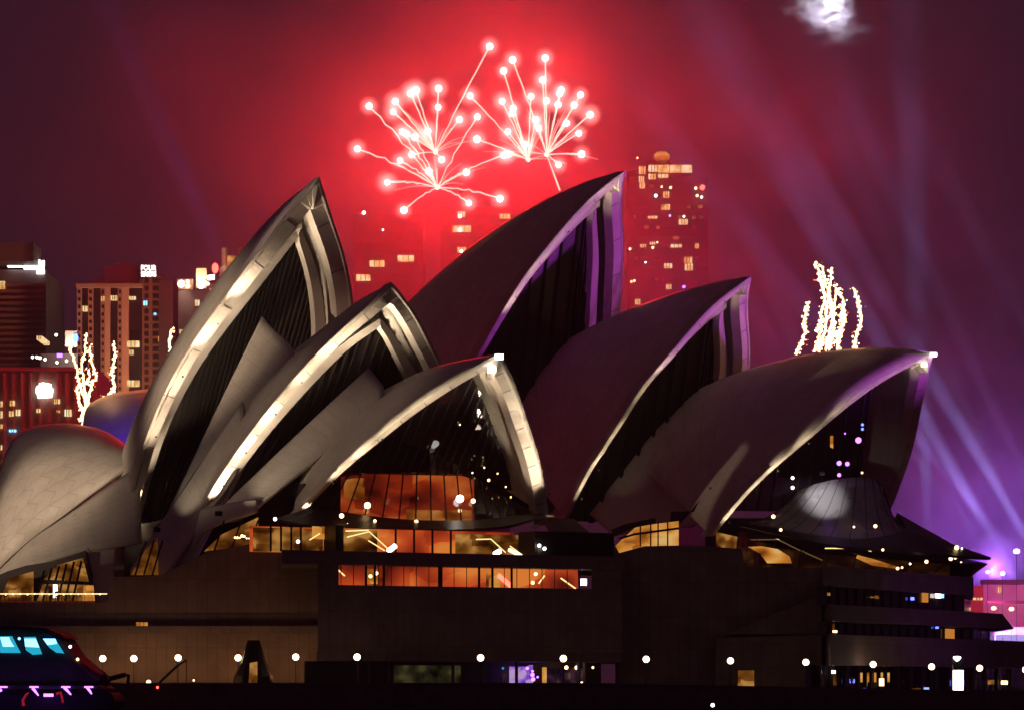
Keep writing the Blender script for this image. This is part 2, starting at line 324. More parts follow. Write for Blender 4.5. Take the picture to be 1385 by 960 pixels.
def shell(h, rim_px, ridge_px, W, q, far_px=None, sag=.10, extra=.04, band=2.5, band_top=None, bf=None, louvre=None, inner=True, nr=16, zbase=None, lights=None, wallback=5.0, hang=0.0, foot=None, cone=58, ahead=3.2):
    """one pair of spherical-triangle half shells: rim curves, ridge, ribs from the two feet"""
    y0, y1 = rim_px[0][1], rim_px[-1][1]
    def lat(y): return -(W / 2) * (1 - max(0, min(1, (y0 - y) / (y0 - y1))) ** q)
    px = [(p.x, p.y) for p in relax(smooth_poly([(x, y, 0) for x, y in rim_px], NV), 4)]
    near = relax([h.un(x, y, lat(y)) for x, y in px], 6)
    far = [h.mir(p) for p in near]
    if far_px:
        f = [(p.x, p.y) for p in smooth_poly([(x, y, 0) for x, y in far_px], NV)]; g0, g1 = far_px[0][1], far_px[-1][1]
        far = relax([h.un(x, y, (W / 2) * (1 - max(0, min(1, (g0 - y) / (g0 - g1))) ** q)) for x, y in f], 6); far[-1] = near[-1].copy()
    rid = relax([h.un(p.x, p.y, 0) for p in smooth_poly([(x, y, 0) for x, y in ridge_px], nr)], 2); rid[0] = near[-1].copy()
    up = Vector((0, 0, 1))
    out = {}
    roots = []
    for side, rim in ((-1, near), (1, far)):
        Ft = rim[0]; T = rim[-1]; L0 = (T - Ft).length
        Nn = (T - Ft).cross(rid[-1] - Ft); Nn.normalize()
        if Nn.dot(h.l * side + up * .3) < 0: Nn = -Nn
        D = [rim[i] - (Ft + (T - Ft) * (i / NV)) for i in range(NV + 1)]
        G = []
        for j, Rj in enumerate(rid):
            wj = j / nr; sc = (Rj - Ft).length / L0; row = []
            for i in range(NV + 1):
                v = i / NV; bell = 4 * v * (1 - v)
                p = Ft + (Rj - Ft) * v + D[i] * ((1 - wj) * sc) + Nn * (bell * L0 * (sag * wj + extra * math.sin(math.pi * min(1, wj * 1.0)) ** .7))
                row.append(p)
            G.append(row)
        out[side] = (rim, G, Nn)
    b = MB()
    uvl = b.bm.loops.layers.uv.new('UVMap')
    for side in (-1, 1):
        G = out[side][1]; V = [[b.bm.verts.new(p) for p in row] for row in G]
        for j in range(len(G) - 1):
            for i in range(NV):
                vs = [V[j][i], V[j][i + 1], V[j + 1][i + 1], V[j + 1][i]]
                if i == 0: vs = [V[j][0], V[j][1], V[j + 1][1]]
                fc = b.bm.faces.new(vs)
                idx = {V[j][i]: (j, i), V[j][i + 1]: (j, i + 1), V[j + 1][i + 1]: (j + 1, i + 1), V[j + 1][i]: (j + 1, i)}
                for lp in fc.loops:
                    jj, ii = idx[lp.vert] if lp.vert in idx else (j, 0)
                    lp[uvl].uv = (jj * .75, ii * .62)
    root = b.build('roof_shell', M['tile'], house, smooth=True, solid=.55)
    # the concrete arch along the edge of each half: a broad face with depth
    bt = band_top or band
    inner_pts = {}
    for side in (-1, 1):
        rim = out[side][0]; sec = []
        for i, p in enumerate(rim):
            v = i / NV; wd = (bf if (bf and side > 0) else band) + (bt - (bf if (bf and side > 0) else band)) * v ** 1.5
            nx = rim[min(i + 1, NV)] - rim[max(i - 1, 0)]; nx.normalize()
            inw = -h.l * side; inw = inw - nx * inw.dot(nx); inw.normalize()   # square to the arch, towards the opening
            ip = p + inw * wd; u_, l_, z_ = h.loc(ip)
            if l_ * side < 0:
                k = abs(h.loc(p)[1]) / max(1e-6, abs(h.loc(p)[1] - l_)); ip = p + inw * wd * k
                if i == NV: ip = p.copy()
                ip = ip + Vector((0, 0, -1)) * wd * (1 - k) * 1.6 - h.a * wd * (1 - k) * .6
            sec.append((p + h.a * .02, ip + h.a * .02, ip - h.a * 1.6, p - h.a * 1.6))
        inner_pts[side] = [s[1] for s in sec]
        b = MB(); V = [[b.bm.verts.new(c) for c in s] for s in sec]
        for r0, r1 in zip(V, V[1:]):
            for k in range(4):
                try: b.bm.faces.new((r0[k], r0[(k + 1) % 4], r1[(k + 1) % 4], r1[k]))
                except ValueError: pass
        b.bm.faces.new(V[0]); 
        arch = b.build('rim_arch', M['conc'], root, bevel=0)
        # joints between the precast pieces
        jb = MB(); 
        for i in range(4, NV, 5):
            a0, a1 = sec[i][0], sec[i][1]; t = (rim[min(i + 1, NV)] - rim[i - 1]).normalized() * .045
            f = h.a * .03
            jb.face([a0 - t + f, a1 - t + f, a1 + t + f, a0 + t + f])
        jb.build('joint', M['bronze'], root, solid=.02)
    if inner:
        for side in (-1, 1):
            ips = inner_pts[side]; sec = []
            for i, p in enumerate(ips):
                v = i / NV
                q0 = p - h.a * 2.6 - h.l * side * .35; q1 = q0 - h.l * side * 1.7 * (1 - v ** 6)
                if h.loc(q1)[1] * side < 0: q1 = q1 - h.l * h.loc(q1)[1]
                if h.loc(q0)[1] * side < 0: q0 = q0 - h.l * h.loc(q0)[1]
                dz = Vector((0, 0, -.8 - 1.2 * v ** 8)); sec.append((q0 + dz * v, q1 + dz * v * 1.5, q1 + dz * v * 1.5 - h.a * 1.2, q0 + dz * v - h.a * 1.2))
            b = MB(); V = [[b.bm.verts.new(c) for c in s] for s in sec[:-2]]
            for r0, r1 in zip(V, V[1:]):
                for k in range(4): b.bm.faces.new((r0[k], r0[(k + 1) % 4], r1[(k + 1) % 4], r1[k]))
            b.bm.faces.new(V[0]); b.bm.faces.new(V[-1][::-1])
            b.build('inner_rib', M['cream'], root)
    # curtain of bronze and glass closing the mouth: columns from the floor line up to the arch
    if louvre:
        ncol, mat, fin = louvre
        nr_ = [p - h.a * wallback for p in inner_pts[-1]]
        fr_ = [p - h.a * wallback for p in inner_pts[1]]
        cols = []
        def col_at(pts, y):
            for p0, p1 in zip(pts, pts[1:]):
                l0, l1 = h.loc(p0)[1], h.loc(p1)[1]
                if (l0 - y) * (l1 - y) <= 0 and abs(l1 - l0) > 1e-6:
                    k = (y - l0) / (l1 - l0); return p0 + (p1 - p0) * k
            return None
        yL = h.loc(nr_[0])[1]; yR = h.loc(fr_[0])[1]; zb = min(nr_[0].z, fr_[0].z) if zbase is None else zbase
        for k in range(ncol + 1):
            y = yL + (yR - yL) * (k + .01) / (ncol + .02)
            top = col_at(nr_ if y < 0 else fr_, y)
            if top is None: continue
            u0 = h.loc(nr_[0])[0] * .5 + h.loc(fr_[0])[0] * .5
            bot = h.pt((u0 if foot is None else foot) * (1 - hang) + h.loc(top)[0] * hang, y, zb)
            cols.append((bot, top))
        b = MB(); b.grid([[bt_ + (tp - bt_) * (i / 10) for i in range(11)] for bt_, tp in cols])
        wall = b.build('louvre_wall' if fin > .3 else 'glass_wall', mat, root)
        b = MB()
        for bt_, tp in cols:
            if (tp - bt_).length > 1: 
                dl = h.l * .12; da = h.a * fin
                for p0, p1 in ((bt_, tp),):
                    vs = [b.bm.verts.new(p) for p in (p0 - dl, p0 + dl, p0 + dl + da, p0 - dl + da, p1 - dl, p1 + dl, p1 + dl + da, p1 - dl + da)]
                    for f in ((0, 1, 2, 3), (4, 7, 6, 5), (0, 4, 5, 1), (1, 5, 6, 2), (2, 6, 7, 3), (3, 7, 4, 0)): b.bm.faces.new([vs[i] for i in f])
        b.build('mullion', M['mull'], wall)
        out['cols'] = cols
    # flood fixtures standing at the feet and washing the arch faces
    for (side, v0_, e_, col) in (lights or []):
        rim = out[side][0]
        for dv, ke in ((0, 1.3), (.12, .6), (.24, .55), (.37, .5), (.5, .45)):
            v0, e = v0_ + dv, e_ * ke; i = int(v0 * NV)
            if i > NV - 8: continue
            mid = rim[i] * .5 + inner_pts[side][i] * .5
            tang = (rim[i + 3] - rim[i]).normalized()
            pos = mid + h.a * ahead - tang * 2.6 - h.l * .6
            j = min(NV, int((v0 + .30) * NV)); tgt = (rim[j] - h.l * .8) if side < 0 else (rim[j] * .6 + inner_pts[side][j] * .4 - h.a * .2)
            b = MB(); b.box(pos - tang * .7 - h.a * .2, (.26, .26, .24), 0)
            fx = b.build('floodlight', M['iron'], root, bevel=.05)
            spot('flood_lamp', pos, tgt, e, col, (cone + 10) if side < 0 else cone * .75, .9, .4, fx)
    out['root'] = root; out['inner'] = inner_pts; out['h'] = h
    return out

YJ = 58
def on_line(px, px0, Y0, th):
    """a hall's tips share one axis: depth of the tip seen at px"""
    t = R(th); x0 = X(px0, Y0); k = (px - 692.5) / F; sl = math.tan(t)
    return (Y0 + sl * x0) / (1 + sl * k)
J3 = Hall(675, 470, YJ); J2 = Hall(530, on_line(530, 675, 470, YJ), YJ); J1 = Hall(432, on_line(432, 675, 470, YJ), YJ)
TC = 40
HA = Hall(846, 566, TC); HB = Hall(1016, on_line(1016, 846, 566, TC), TC); HC = Hall(1263, on_line(1263, 846, 566, TC), TC)
WARM = (1, .78, .54)
rims = {
 'J1': [(148, 800), (169, 699), (183, 644), (198, 585), (237, 500), (267, 453), (312, 391), (350, 340), (390, 283), (432, 239)],
 'J2': [(232, 765), (277, 678), (308, 627), (342, 580), (376, 537), (412, 495), (449, 456), (490, 421), (530, 382)],
 'J3': [(396, 699), (417, 676), (450, 640), (493, 602), (538, 564), (583, 531), (627, 504), (675, 478)],
 'A': [(560, 640), (600, 560), (650, 473), (683, 415), (715, 364), (748, 325), (777, 289), (813, 254), (846, 231)],
 'B': [(764, 700), (787, 650), (810, 613), (838, 571), (866, 524), (899, 487), (925, 455), (954, 422), (982, 397), (1016, 374)],
 'C': [(960, 724), (996, 678), (1029, 643), (1066, 611), (1113, 569), (1159, 531), (1206, 501), (1263, 477)]}
rdg = {
 'J1': [(432, 239), (387, 272), (344, 318), (300, 374), (262, 432), (235, 490)],
 'J2': [(530, 382), (487, 404), (446, 436), (405, 468), (370, 498), (330, 545)],
 'J3': [(675, 478), (620, 488), (583, 497), (550, 511), (510, 533), (462, 566)],
 'A': [(846, 231), (813, 238), (759, 259), (704, 288), (657, 317), (614, 351), (578, 382), (540, 420)],
 'B': [(1016, 374), (957, 382), (910, 396), (867, 412), (840, 422), (790, 446), (740, 476), (700, 510), (660, 560)],
 'C': [(1263, 475), (1206, 469), (1159, 470), (1113, 475), (1066, 484), (1024, 495), (980, 510), (930, 532), (880, 566), (840, 610)]}
sh = {}
sh['J1'] = shell(J1, rims['J1'], rdg['J1'], 35, 2.4, sag=.055, extra=.012, band=1.5, bf=2.3, band_top=2.6, louvre=(46, M['bronze'], .45), zbase=Z(720, 505), lights=[(-1, .16, 34000, WARM)])
sh['J2'] = shell(J2, rims['J2'], rdg['J2'], 42, 2.0, sag=.055, extra=.015, band=1.15, bf=1.8, band_top=1.8, louvre=(30, M['bronze'], .45), zbase=Z(720, 490), lights=[(-1, .20, 34000, WARM)])
sh['J3'] = shell(J3, rims['J3'], rdg['J3'], 36, 1.5, far_px=[(742, 698), (737, 658), (728, 614), (715, 574), (701, 531), (688, 500), (675, 478)], sag=.05, extra=.015, band=.85, bf=1.7, band_top=1.9, inner=False,
                 louvre=(24, M['glassd'], .10), foot=-20.5, zbase=Z(648, 470), lights=[(-1, .04, 14000, WARM), (1, .03, 8000, WARM)])
sh['A'] = shell(HA, rims['A'], rdg['A'], 35, 2.5, sag=.06, extra=.012, band=.8, bf=2.2, band_top=1.9, hang=.7, louvre=(16, M['bronze'], .45), zbase=Z(700, 570), cone=34, ahead=2.2, lights=[(-1, .46, 9000, WARM)])
sh['B'] = shell(HB, rims['B'], rdg['B'], 32, 2.4, sag=.05, extra=.012, band=.8, bf=1.8, band_top=1.6, hang=.7, louvre=(16, M['bronze'], .45), zbase=Z(705, 555), cone=34, ahead=2.2, lights=[(-1, .03, 11000, WARM)])
sh['C'] = shell(HC, rims['C'], rdg['C'], 38, 2.0, far_px=[(1205, 690), (1215, 664), (1234, 608), (1248, 543), (1257, 505), (1263, 477)], sag=.05, extra=.012, band=.95, bf=1.4, band_top=1.7, inner=False,
                louvre=(22, M['glassd'], .3), hang=.8, wallback=8, zbase=Z(690, 535), cone=34, ahead=2.2, lights=[(-1, .03, 13000, WARM)])
#@@MORE
def patch(name, top, bot, mat, parent, bulge=0, n=24, m=10, solid=.5, dirn=(0, -1, .4)):
    A = smooth_poly([at(*p) for p in top], n); B = smooth_poly([at(*p) for p in bot], n); dv = Vector(dirn).normalized(); G = []
    for i in range(n + 1):
        s_ = i / n; G.append([A[i] + (B[i] - A[i]) * (j / m) + dv * (bulge * 4 * (j / m) * (1 - j / m) * math.sin(math.pi * (.08 + .84 * s_))) for j in range(m + 1)])
    b = MB(); uvl = b.bm.loops.layers.uv.new('UVMap'); V = [[b.bm.verts.new(p) for p in r] for r in G]
    for i in range(n):
        for j in range(m):
            ix = ((i, j), (i, j + 1), (i + 1, j + 1), (i + 1, j)); fc = b.bm.faces.new([V[a][c] for a, c in ix])
            for lp, (a, c) in zip(fc.loops, ix): lp[uvl].uv = (c * .9, a * .5)
    return b.build(name, mat, parent, smooth=True, solid=solid)
T, Cm, G1, G2 = M['tile'], M['conc'], M['granite'], M['granite2']
# southern shells turned away to the left
patch('roof_shell', [(-40, 800, 543), (-14, 712, 545), (0, 655, 547), (11, 616, 549), (25, 591, 550), (42, 582, 550), (70, 577, 550), (104, 578, 550), (140, 587, 549), (174, 610, 547), (206, 640, 545)],
      [(-60, 830, 531), (-20, 792, 529), (5, 765, 528), (30, 741, 527), (56, 720, 527), (86, 699, 526), (118, 675, 525), (140, 659, 524), (160, 644, 523), (180, 632, 523), (206, 622, 523)], T, house, bulge=5)
patch('side_shell', [(-30, 800, 526), (0, 776, 525), (30, 747, 524), (56, 725, 523), (90, 702, 522), (118, 682, 521), (150, 658, 520), (190, 632, 520)],
      [(-30, 812, 515), (8, 790, 514), (36, 772, 513), (62, 763, 513), (90, 754, 513), (116, 747, 513), (150, 742, 514), (190, 735, 516)], T, house, bulge=1.5)
patch('side_shell', [(100, 700, 519), (128, 690, 519), (160, 676, 519)], [(117, 747, 512), (128, 812, 510), (150, 826, 510)], T, house, bulge=.8)
patch('roof_shell', [(118, 560, 612), (124, 549, 612), (141, 540, 612), (158, 535, 612), (175, 533, 612), (203, 531, 612), (240, 540, 612), (280, 575, 612)],
      [(110, 640, 592), (124, 640, 592), (141, 640, 592), (158, 640, 592), (175, 640, 592), (203, 640, 592), (240, 640, 592), (280, 640, 592)], T, house, bulge=4)
# side shells closing the gaps between the main sails
patch('side_shell', [(356, 431, 512), (364, 440, 511), (376, 452, 509), (396, 472, 506), (402, 500, 503)],
      [(206, 745, 496), (214, 752, 495), (224, 757, 494), (240, 762, 493), (262, 764, 492)], T, house, bulge=.8, m=20)
patch('side_shell', [(330, 545, 500), (332, 560, 499), (330, 590, 497), (322, 640, 495)], [(178, 775, 497), (198, 776, 495), (212, 778, 493), (226, 780, 491)], T, house, bulge=.6, m=20)
patch('side_shell', [(500, 500, 487), (512, 515, 486), (520, 530, 485), (510, 560, 484)],
      [(290, 700, 484), (302, 706, 483), (322, 704, 482), (349, 688, 480)], T, house, bulge=.8, m=20)
patch('side_shell', [(274, 690, 483), (300, 686, 482), (349, 678, 480)], [(262, 745, 482), (285, 716, 481), (349, 693, 479)], T, house, bulge=.3)
b = MB(); b.profile([(349, 679), (398, 590), (500, 530), (520, 560), (460, 640), (396, 700), (370, 735), (349, 735)], 487, 2); b.build('gap_infill', M['bronze'], house)  # dark sheet standing in for the shadow between side shell and front sail
patch('side_shell', [(796, 694, 555), (830, 630, 556), (876, 570, 557), (930, 530, 559)], [(830, 725, 552), (880, 715, 551), (930, 712, 549), (965, 700, 546)], T, house, bulge=.6, m=20)
# lights washing the side shells
for (fx, fy, fY, ax, ay, e) in ((212, 716, 489, 260, 640, 2200), (296, 694, 475, 380, 620, 2400), (800, 704, 546, 850, 610, 260)):
    b = MB(); b.box(at(fx, fy, fY), (.9, .7, .6)); f_ = b.build('floodlight', M['iron'], house, bevel=.05); spot('wash_lamp', at(fx + 1, fy - 6, fY), at(ax, ay, fY + 8), e, WARM, 55, 1, .2, f_)

# ---- podium, western part (left): stepped dark granite
b = MB(); b.profile([(-120, 814), (147, 814), (152, 780), (216, 778), (278, 747), (349, 733), (386, 731), (432, 750), (432, 940), (-120, 940)], 472, 16)
pod = b.build('podium', G1, house)
b = MB(); b.box(((X(-120, 471.4) + X(432, 471.4)) / 2, 471.4, Z(851, 471.4)), (X(432, 471) - X(-120, 471), 1.0, .9)); b.build('string_course', G2, pod)
def win(px0, px1, py0, py1, Y, mat, name='window', parent=pod, fr=.12, bars=0, proud=.06):
    c = at((px0 + px1) / 2, (py0 + py1) / 2, Y); wd = (px1 - px0) * Y / F; ht = (py1 - py0) * Y / F
    b = MB(); b.box(c, (wd, .1, ht)); o = b.build(name, mat, parent)
    b = MB()
    for sx in (-1, 1): b.box(c + Vector((sx * (wd / 2 + fr / 2), -proud, 0)), (fr, .2, ht + 2 * fr))
    for sz in (-1, 1): b.box(c + Vector((0, -proud, sz * (ht / 2 + fr / 2))), (wd - .004, .19, fr))
    for k in range(bars): b.box(c + Vector((-wd / 2 + wd * (k + 1) / (bars + 1), -proud, 0)), (fr * .6, .14, ht - .004))
    b.build('frame', M['mull'], o); return o
win(184, 200, 841, 848, 471.9, M['gold'], bars=2)
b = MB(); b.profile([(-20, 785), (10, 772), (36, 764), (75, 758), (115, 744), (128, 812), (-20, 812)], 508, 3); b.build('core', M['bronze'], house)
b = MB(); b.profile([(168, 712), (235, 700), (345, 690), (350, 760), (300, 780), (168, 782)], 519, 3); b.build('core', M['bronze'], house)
# upper terrace on the left, lit foyer behind a glowing balustrade
b = MB(); b.profile([(0, 812), (12, 781), (45, 772), (45, 812)], 501, .3); b.build('foyer_glass', M['goldb'], house)
b = MB(); b.profile([(50, 812), (60, 782), (76, 764), (112, 754), (126, 812)], 501, .3); fg = b.build('foyer_glass', M['goldb'], house)
b = MB()
for q in (66, 76, 86, 96, 106, 116): b.tube([at(q - 6, 757 + abs(q - 112) * .3, 500.4), at(q - 18, 812, 500.4)], .16, 5)
b.build('mullion', M['mull'], fg)
b = MB(); b.profile([(55, 783), (122, 786), (122, 790), (55, 789)], 499.6, .6); b.build('transom', M['mull'], fg)
b = MB(); b.profile([(113, 791), (126, 791), (128, 812), (112, 812)], 499, .4); b.build('doorway_light', M['gold'], house)
b = MB(); b.profile([(72, 790), (77, 790), (77, 808), (72, 808)], 498.5, .3); b.build('lit_sign', M['white'], house)
def balustrade(p0, p1, n, lit=True, h=1.05, name='balustrade', glow=None):
    """posts and a lit handrail between two points standing on the deck"""
    p0, p1 = Vector(p0), Vector(p1); b = MB(); up = Vector((0, 0, h))
    for k in range(n + 1): q = p0 + (p1 - p0) * (k / n); b.tube([q, q + up], .035, 5)
    b.tube([p0 + up * .5, p1 + up * .5], .02, 4); o = b.build(name, M['iron'], house)
    MB().tube([p0 + up, p1 + up], .07, 6).build('handrail', glow or (M['rail'] if lit else M['iron']), o); return o
r_ = balustrade(at(-40, 813, 473), at(145, 813, 473), 18, h=.95)
b = MB()
for k in range(15): b.ball(at(-2 + k * 9.8, 803 + random.uniform(-.5, .5), 472.9), random.uniform(.07, .13), 1)
b.build('rail_lamp', M['warm'], r_)
# orange openings beneath the sails
for poly, Y, mt in (([(176, 777), (196, 744), (213, 726), (214, 777)], 490, 'goldb'), ([(276, 745), (300, 722), (349, 699), (349, 733), (300, 742)], 479, 'goldb')):
    b = MB(); b.profile(poly, Y, .3); g_ = b.build('side_window', M[mt], house)
    b = MB(); x0, x1 = poly[0][0], poly[-1][0] if poly[-1][0] > poly[0][0] else poly[2][0]
    for k in range(3):
        q = poly[0][0] + (poly[2][0] - poly[0][0]) * (k + .6) / 3.2; b.tube([at(q, poly[0][1], Y - .3), at(q + 14, poly[2][1] + 4, Y - .3)], .12, 5)
    b.build('mullion', M['mull'], g_)
b = MB()
for k in range(11): b.ball(at(318 + k * 3.1, 729 - random.random() * 5, 477.5), random.uniform(.08, .2), 1)
b.build('rail_lamp', M['warm'], house)

# ---- the smaller hall's front: concourse, slit window, wall, restaurant
PL, PR = Vector((X(430, 456), 456)), Vector((X(842, 478), 478))
fd = (PR - PL).normalized(); fn = Vector((fd.y, -fd.x))       # fn faces the camera side
def fp(px, off=0):
    """plan point on the front line seen at column px, moved off metres outward"""
    k = (px - 692.5) / F; t = (k * PL.y - PL.x) / (fd.x - k * fd.y); p = PL + fd * t + fn * off; return (p.x, p.y)
def fz(py, px): p = fp(px); return Z(py, p[1])
def fslab(name, px0, px1, py0, py1, o0, o1, mat, parent=house, zpx=620):
    bk_ = (lambda q: (fp(q)[0] * (1 + 26 / fp(q)[1]), fp(q)[1] + 26)) if o1 < -10 else (lambda q: fp(q, o1))
    b = MB(); b.prism([fp(px0, o0), fp(px1, o0), bk_(px1), bk_(px0)], fz(py1, zpx), fz(py0, zpx)); return b.build(name, mat, parent)
fslab('podium_wall', 430, 842, 793, 881, 0, -30, G1)
fslab('soffit', 430, 842, 881, 894, -.3, -30, G2)
fslab('parapet', 380, 842, 748, 766, .25, -30, G2)
fslab('window_slit_room', 458, 800, 766, 793, -3.2, -3.6, M['roomr'])
fslab('podium_wall', 430, 458, 766, 793, 0, -30, G1); fslab('podium_wall', 800, 842, 766, 793, 0, -30, G1)
for q in (495, 507, 519, 594, 597, 648, 666, 692): fslab('mullion', q, q + 2.2, 766, 793, -.1, -.3, M['mull'])
b = MB()
for q in range(462, 800, 17): b.prism([fp(q, -.15), fp(q + .5, -.15), fp(q + .5, -.25), fp(q, -.25)], fz(793, 620), fz(766, 620))
b.build('mullion', M['mull'], house)
# things seen in the slit: stairs, lamps
def ffin(name, pts, off, r, mat, parent=house):
    b = MB(); b.tube([(*fp(x, off), fz(y, 620)) for x, y in pts], r, 6); return b.build(name, mat, parent)
for pts in ([(463, 768), (477, 780)], [(740, 786), (748, 775)], [(770, 778), (790, 792)]): ffin('stair_rail', pts, -2, .09, M['rail'])
ffin('stair_rail', [(686, 776), (702, 790)], -2, .28, M['redlamp']).scale = (1, 1, 1)
fslab('lit_sign', 790, 797, 779, 788, -.6, -.8, M['white'])
for q, y in ((512, 780), (732, 785), (520, 776), (736, 773)):
    b = MB(); b.ball((*fp(q, -2), fz(y, 620)), .22, 2); b.build('lamp', M['warm'], house)
fslab('window_slit_room', 508, 524, 770, 790, -2.4, -2.6, M['gold']); fslab('window_slit_room', 672, 690, 772, 792, -2.4, -2.6, M['gold'])
# concourse under the glass brim
fslab('concourse_wall', 376, 735, 714, 748, -7, -7.4, M['roomr'])
fslab('concourse_wall', 376, 470, 716, 748, -6.2, -6.5, M['goldb']); fslab('concourse_wall', 484, 545, 716, 748, -6.4, -6.6, M['goldb'])
fslab('concourse_wall', 652, 740, 718, 748, -6.2, -6.5, M['goldb'])
fslab('doorway_light', 453, 469, 713, 730, -5.6, -5.8, M['gold'])
fslab('core', 470, 481, 712, 748, -3, -6, M['bronze']); fslab('core', 842, 735, 714, 750, -2, -6, M['bronze'])
for q in (390, 404, 418, 431, 560, 585, 610, 635): fslab('mullion', q, q + 1.3, 714, 748, -4.5, -4.8, M['mull'])
for pts in ([(483, 728), (513, 720), (538, 742)], [(481, 720), (512, 718)], [(658, 727), (678, 726), (698, 744)], [(432, 733), (446, 724)], [(704, 735), (722, 748)], [(512, 732), (534, 745)]): ffin('stair_rail', pts, -2.5, .07, M['rail'])
for pts in ([(537, 746), (547, 738)], [(681, 747), (689, 742)]): ffin('stair_lamp', pts, -2.2, .3, M['white'])
ffin('stair_lamp', [(702, 740), (718, 748)], -2.4, .22, M['warm'])
for q, y in ((738, 734), (745, 738), (411, 736), (380, 707)):
    b = MB(); b.ball((*fp(q, -1.5), fz(y, 620)), .22, 2); b.build('lamp', M['white'], house)
# glass brim and cone in front of the smaller sail: upper glass leans out to a wide brim
def ring(h, pts, n): return smooth_poly([h.un(x, y, l) for x, y, l in pts], n)
def rings(h, pts, n): return smooth_poly([h.uns(x, y, u) for x, y, u in pts], n)
top = rings(J3, [(452, 652, -18.5), (478, 641, -18), (520, 640, -17.6), (565, 641, -17.4), (610, 642, -17.4), (640, 644, -17.4), (664, 662, -17.4), (690, 676, -17.6), (722, 692, -18.5)], 32)
mid = rings(J3, [(420, 690, -17.5), (462, 695, -15.5), (512, 702, -13.5), (560, 706, -12.6), (610, 707, -12.6), (650, 706, -13), (684, 702, -14), (704, 699, -15), (732, 697, -17)], 32)
brim = rings(J3, [(372, 704, -17), (400, 710, -14), (440, 716, -11), (500, 718, -9), (560, 719, -8), (620, 719, -8), (680, 715, -9.5), (712, 707, -12), (738, 699, -16)], 32)
b = MB(); b.grid([top, mid]); cone = b.build('glass_cone', M['glassc'], house, solid=-.06)
b = MB()
for k in range(0, 33, 2): b.tube([top[k] - J3.a * -.12, mid[k] + J3.a * .12], .10, 5)
b.build('mullion', M['mull'], cone)
b = MB(); b.grid([mid, [p + Vector((0, 0, -.0)) for p in brim]]); b.build('glass_brim', M['bronze'], house, solid=.35)
lo = [Vector((q.x, q.y, p.z)) - J3.a * 1.6 for p, q in zip(mid, top)]; hi = [p - J3.a * 1.5 for p in top]
b = MB(); b.grid([hi[2:23], lo[2:23]]); b.build('foyer_interior', M['roomd'], house)
b = MB(); b.grid([[p + (q - p) * .70 + J3.a * .8 for p, q in zip(hi[11:22], lo[11:22])], [p + (q - p) * .98 + J3.a * .8 for p, q in zip(hi[11:22], lo[11:22])]]); b.build('foyer_counter', M['gold'], house)
b = MB(); b.grid([[p + (q - p) * .1 + J3.a * .8 for p, q in zip(hi[2:6], lo[2:6])], [p + (q - p) * .6 + J3.a * .8 for p, q in zip(hi[2:6], lo[2:6])]]); b.build('foyer_stair', M['gold'], house)
for q, y, r, mt in ((622, 674, .5, 'hot'), (462, 697, .3, 'warm'), (497, 683, .42, 'warm'), (507, 704, .2, 'warm'), (563, 705, .25, 'warm'), (470, 709, .18, 'warm'), (640, 677, .3, 'warm'), (622, 690, .25, 'warm')):
    b = MB(); p = J3.uns(q, y, -11.5 if y > 690 else -14.5); b.ball(p, r, 2); b.build('lamp', M[mt], house)
for q, y in ((622, 574), (639, 639), (661, 649), (673, 640), (684, 658), (691, 672), (655, 632)):
    b = MB(); p = J3.uns(q, y, -13.0 if y < 600 else -17) ; b.ball(p, .12 if q != 661 else .2, 1); b.build('glint_lamp', M['warm'], house)
for (pts) in ([(735, 697), (728, 703), (714, 714)],):
    b = MB(); 
    for k in range(7): b.box(J3.un(737 - k * 3.6, 698 + k * 2.6, 17) - J3.a * 0 + J3.a * 1.2, (1.1, .8, .18))
    b.build('steps', M['cream'], house)

# ---- wall between the two halls and the larger hall's side
sidep = [(816, 757), (838, 747), (872, 738), (918, 737), (958, 738), (1004, 742), (1006, 766), (1111, 768), (1111, 942), (836, 942), (836, 757)]
b = MB(); b.profile(sidep, 489, 14); sw = b.build('podium', G1, house)
b = MB(); b.profile([(985, 857), (1050, 828), (1111, 804), (1111, 858)], 486.5, 2.2); b.build('shade_block', G1, house)  # blocks added here to give the wall its diagonal and lower dark shading
b = MB(); b.profile([(968, 862), (1111, 858), (1111, 940), (968, 940)], 485.5, 3.2); b.build('shade_block', G2, house)
win(998, 1020, 906, 931, 485.3, M['goldb'], parent=sw)
b = MB(); b.profile([(822, 748), (840, 730), (860, 712), (886, 708), (918, 704), (918, 737), (872, 738), (838, 747)], 504, .3); sg = b.build('side_window', M['gold'], house)
b = MB()
for q in (866, 880, 890, 903): b.tube([at(q, 706, 503.6), at(q, 738, 503.6)], .1, 5)
b.tube([at(838, 728, 503.6), at(858, 722, 503.6), at(918, 714, 503.6)], .16, 5); b.build('mullion', M['mull'], sg)
b = MB(); b.profile([(826, 716), (846, 708), (886, 700), (888, 707), (858, 713), (832, 724)], 503, .4); b.build('clerestory', M['glass'], house)
b = MB(); b.profile([(765, 701), (776, 701), (800, 722), (826, 726), (838, 748), (816, 757), (760, 757), (735, 700)], 503, 5); b.build('gap_infill', M['granite2'], house)

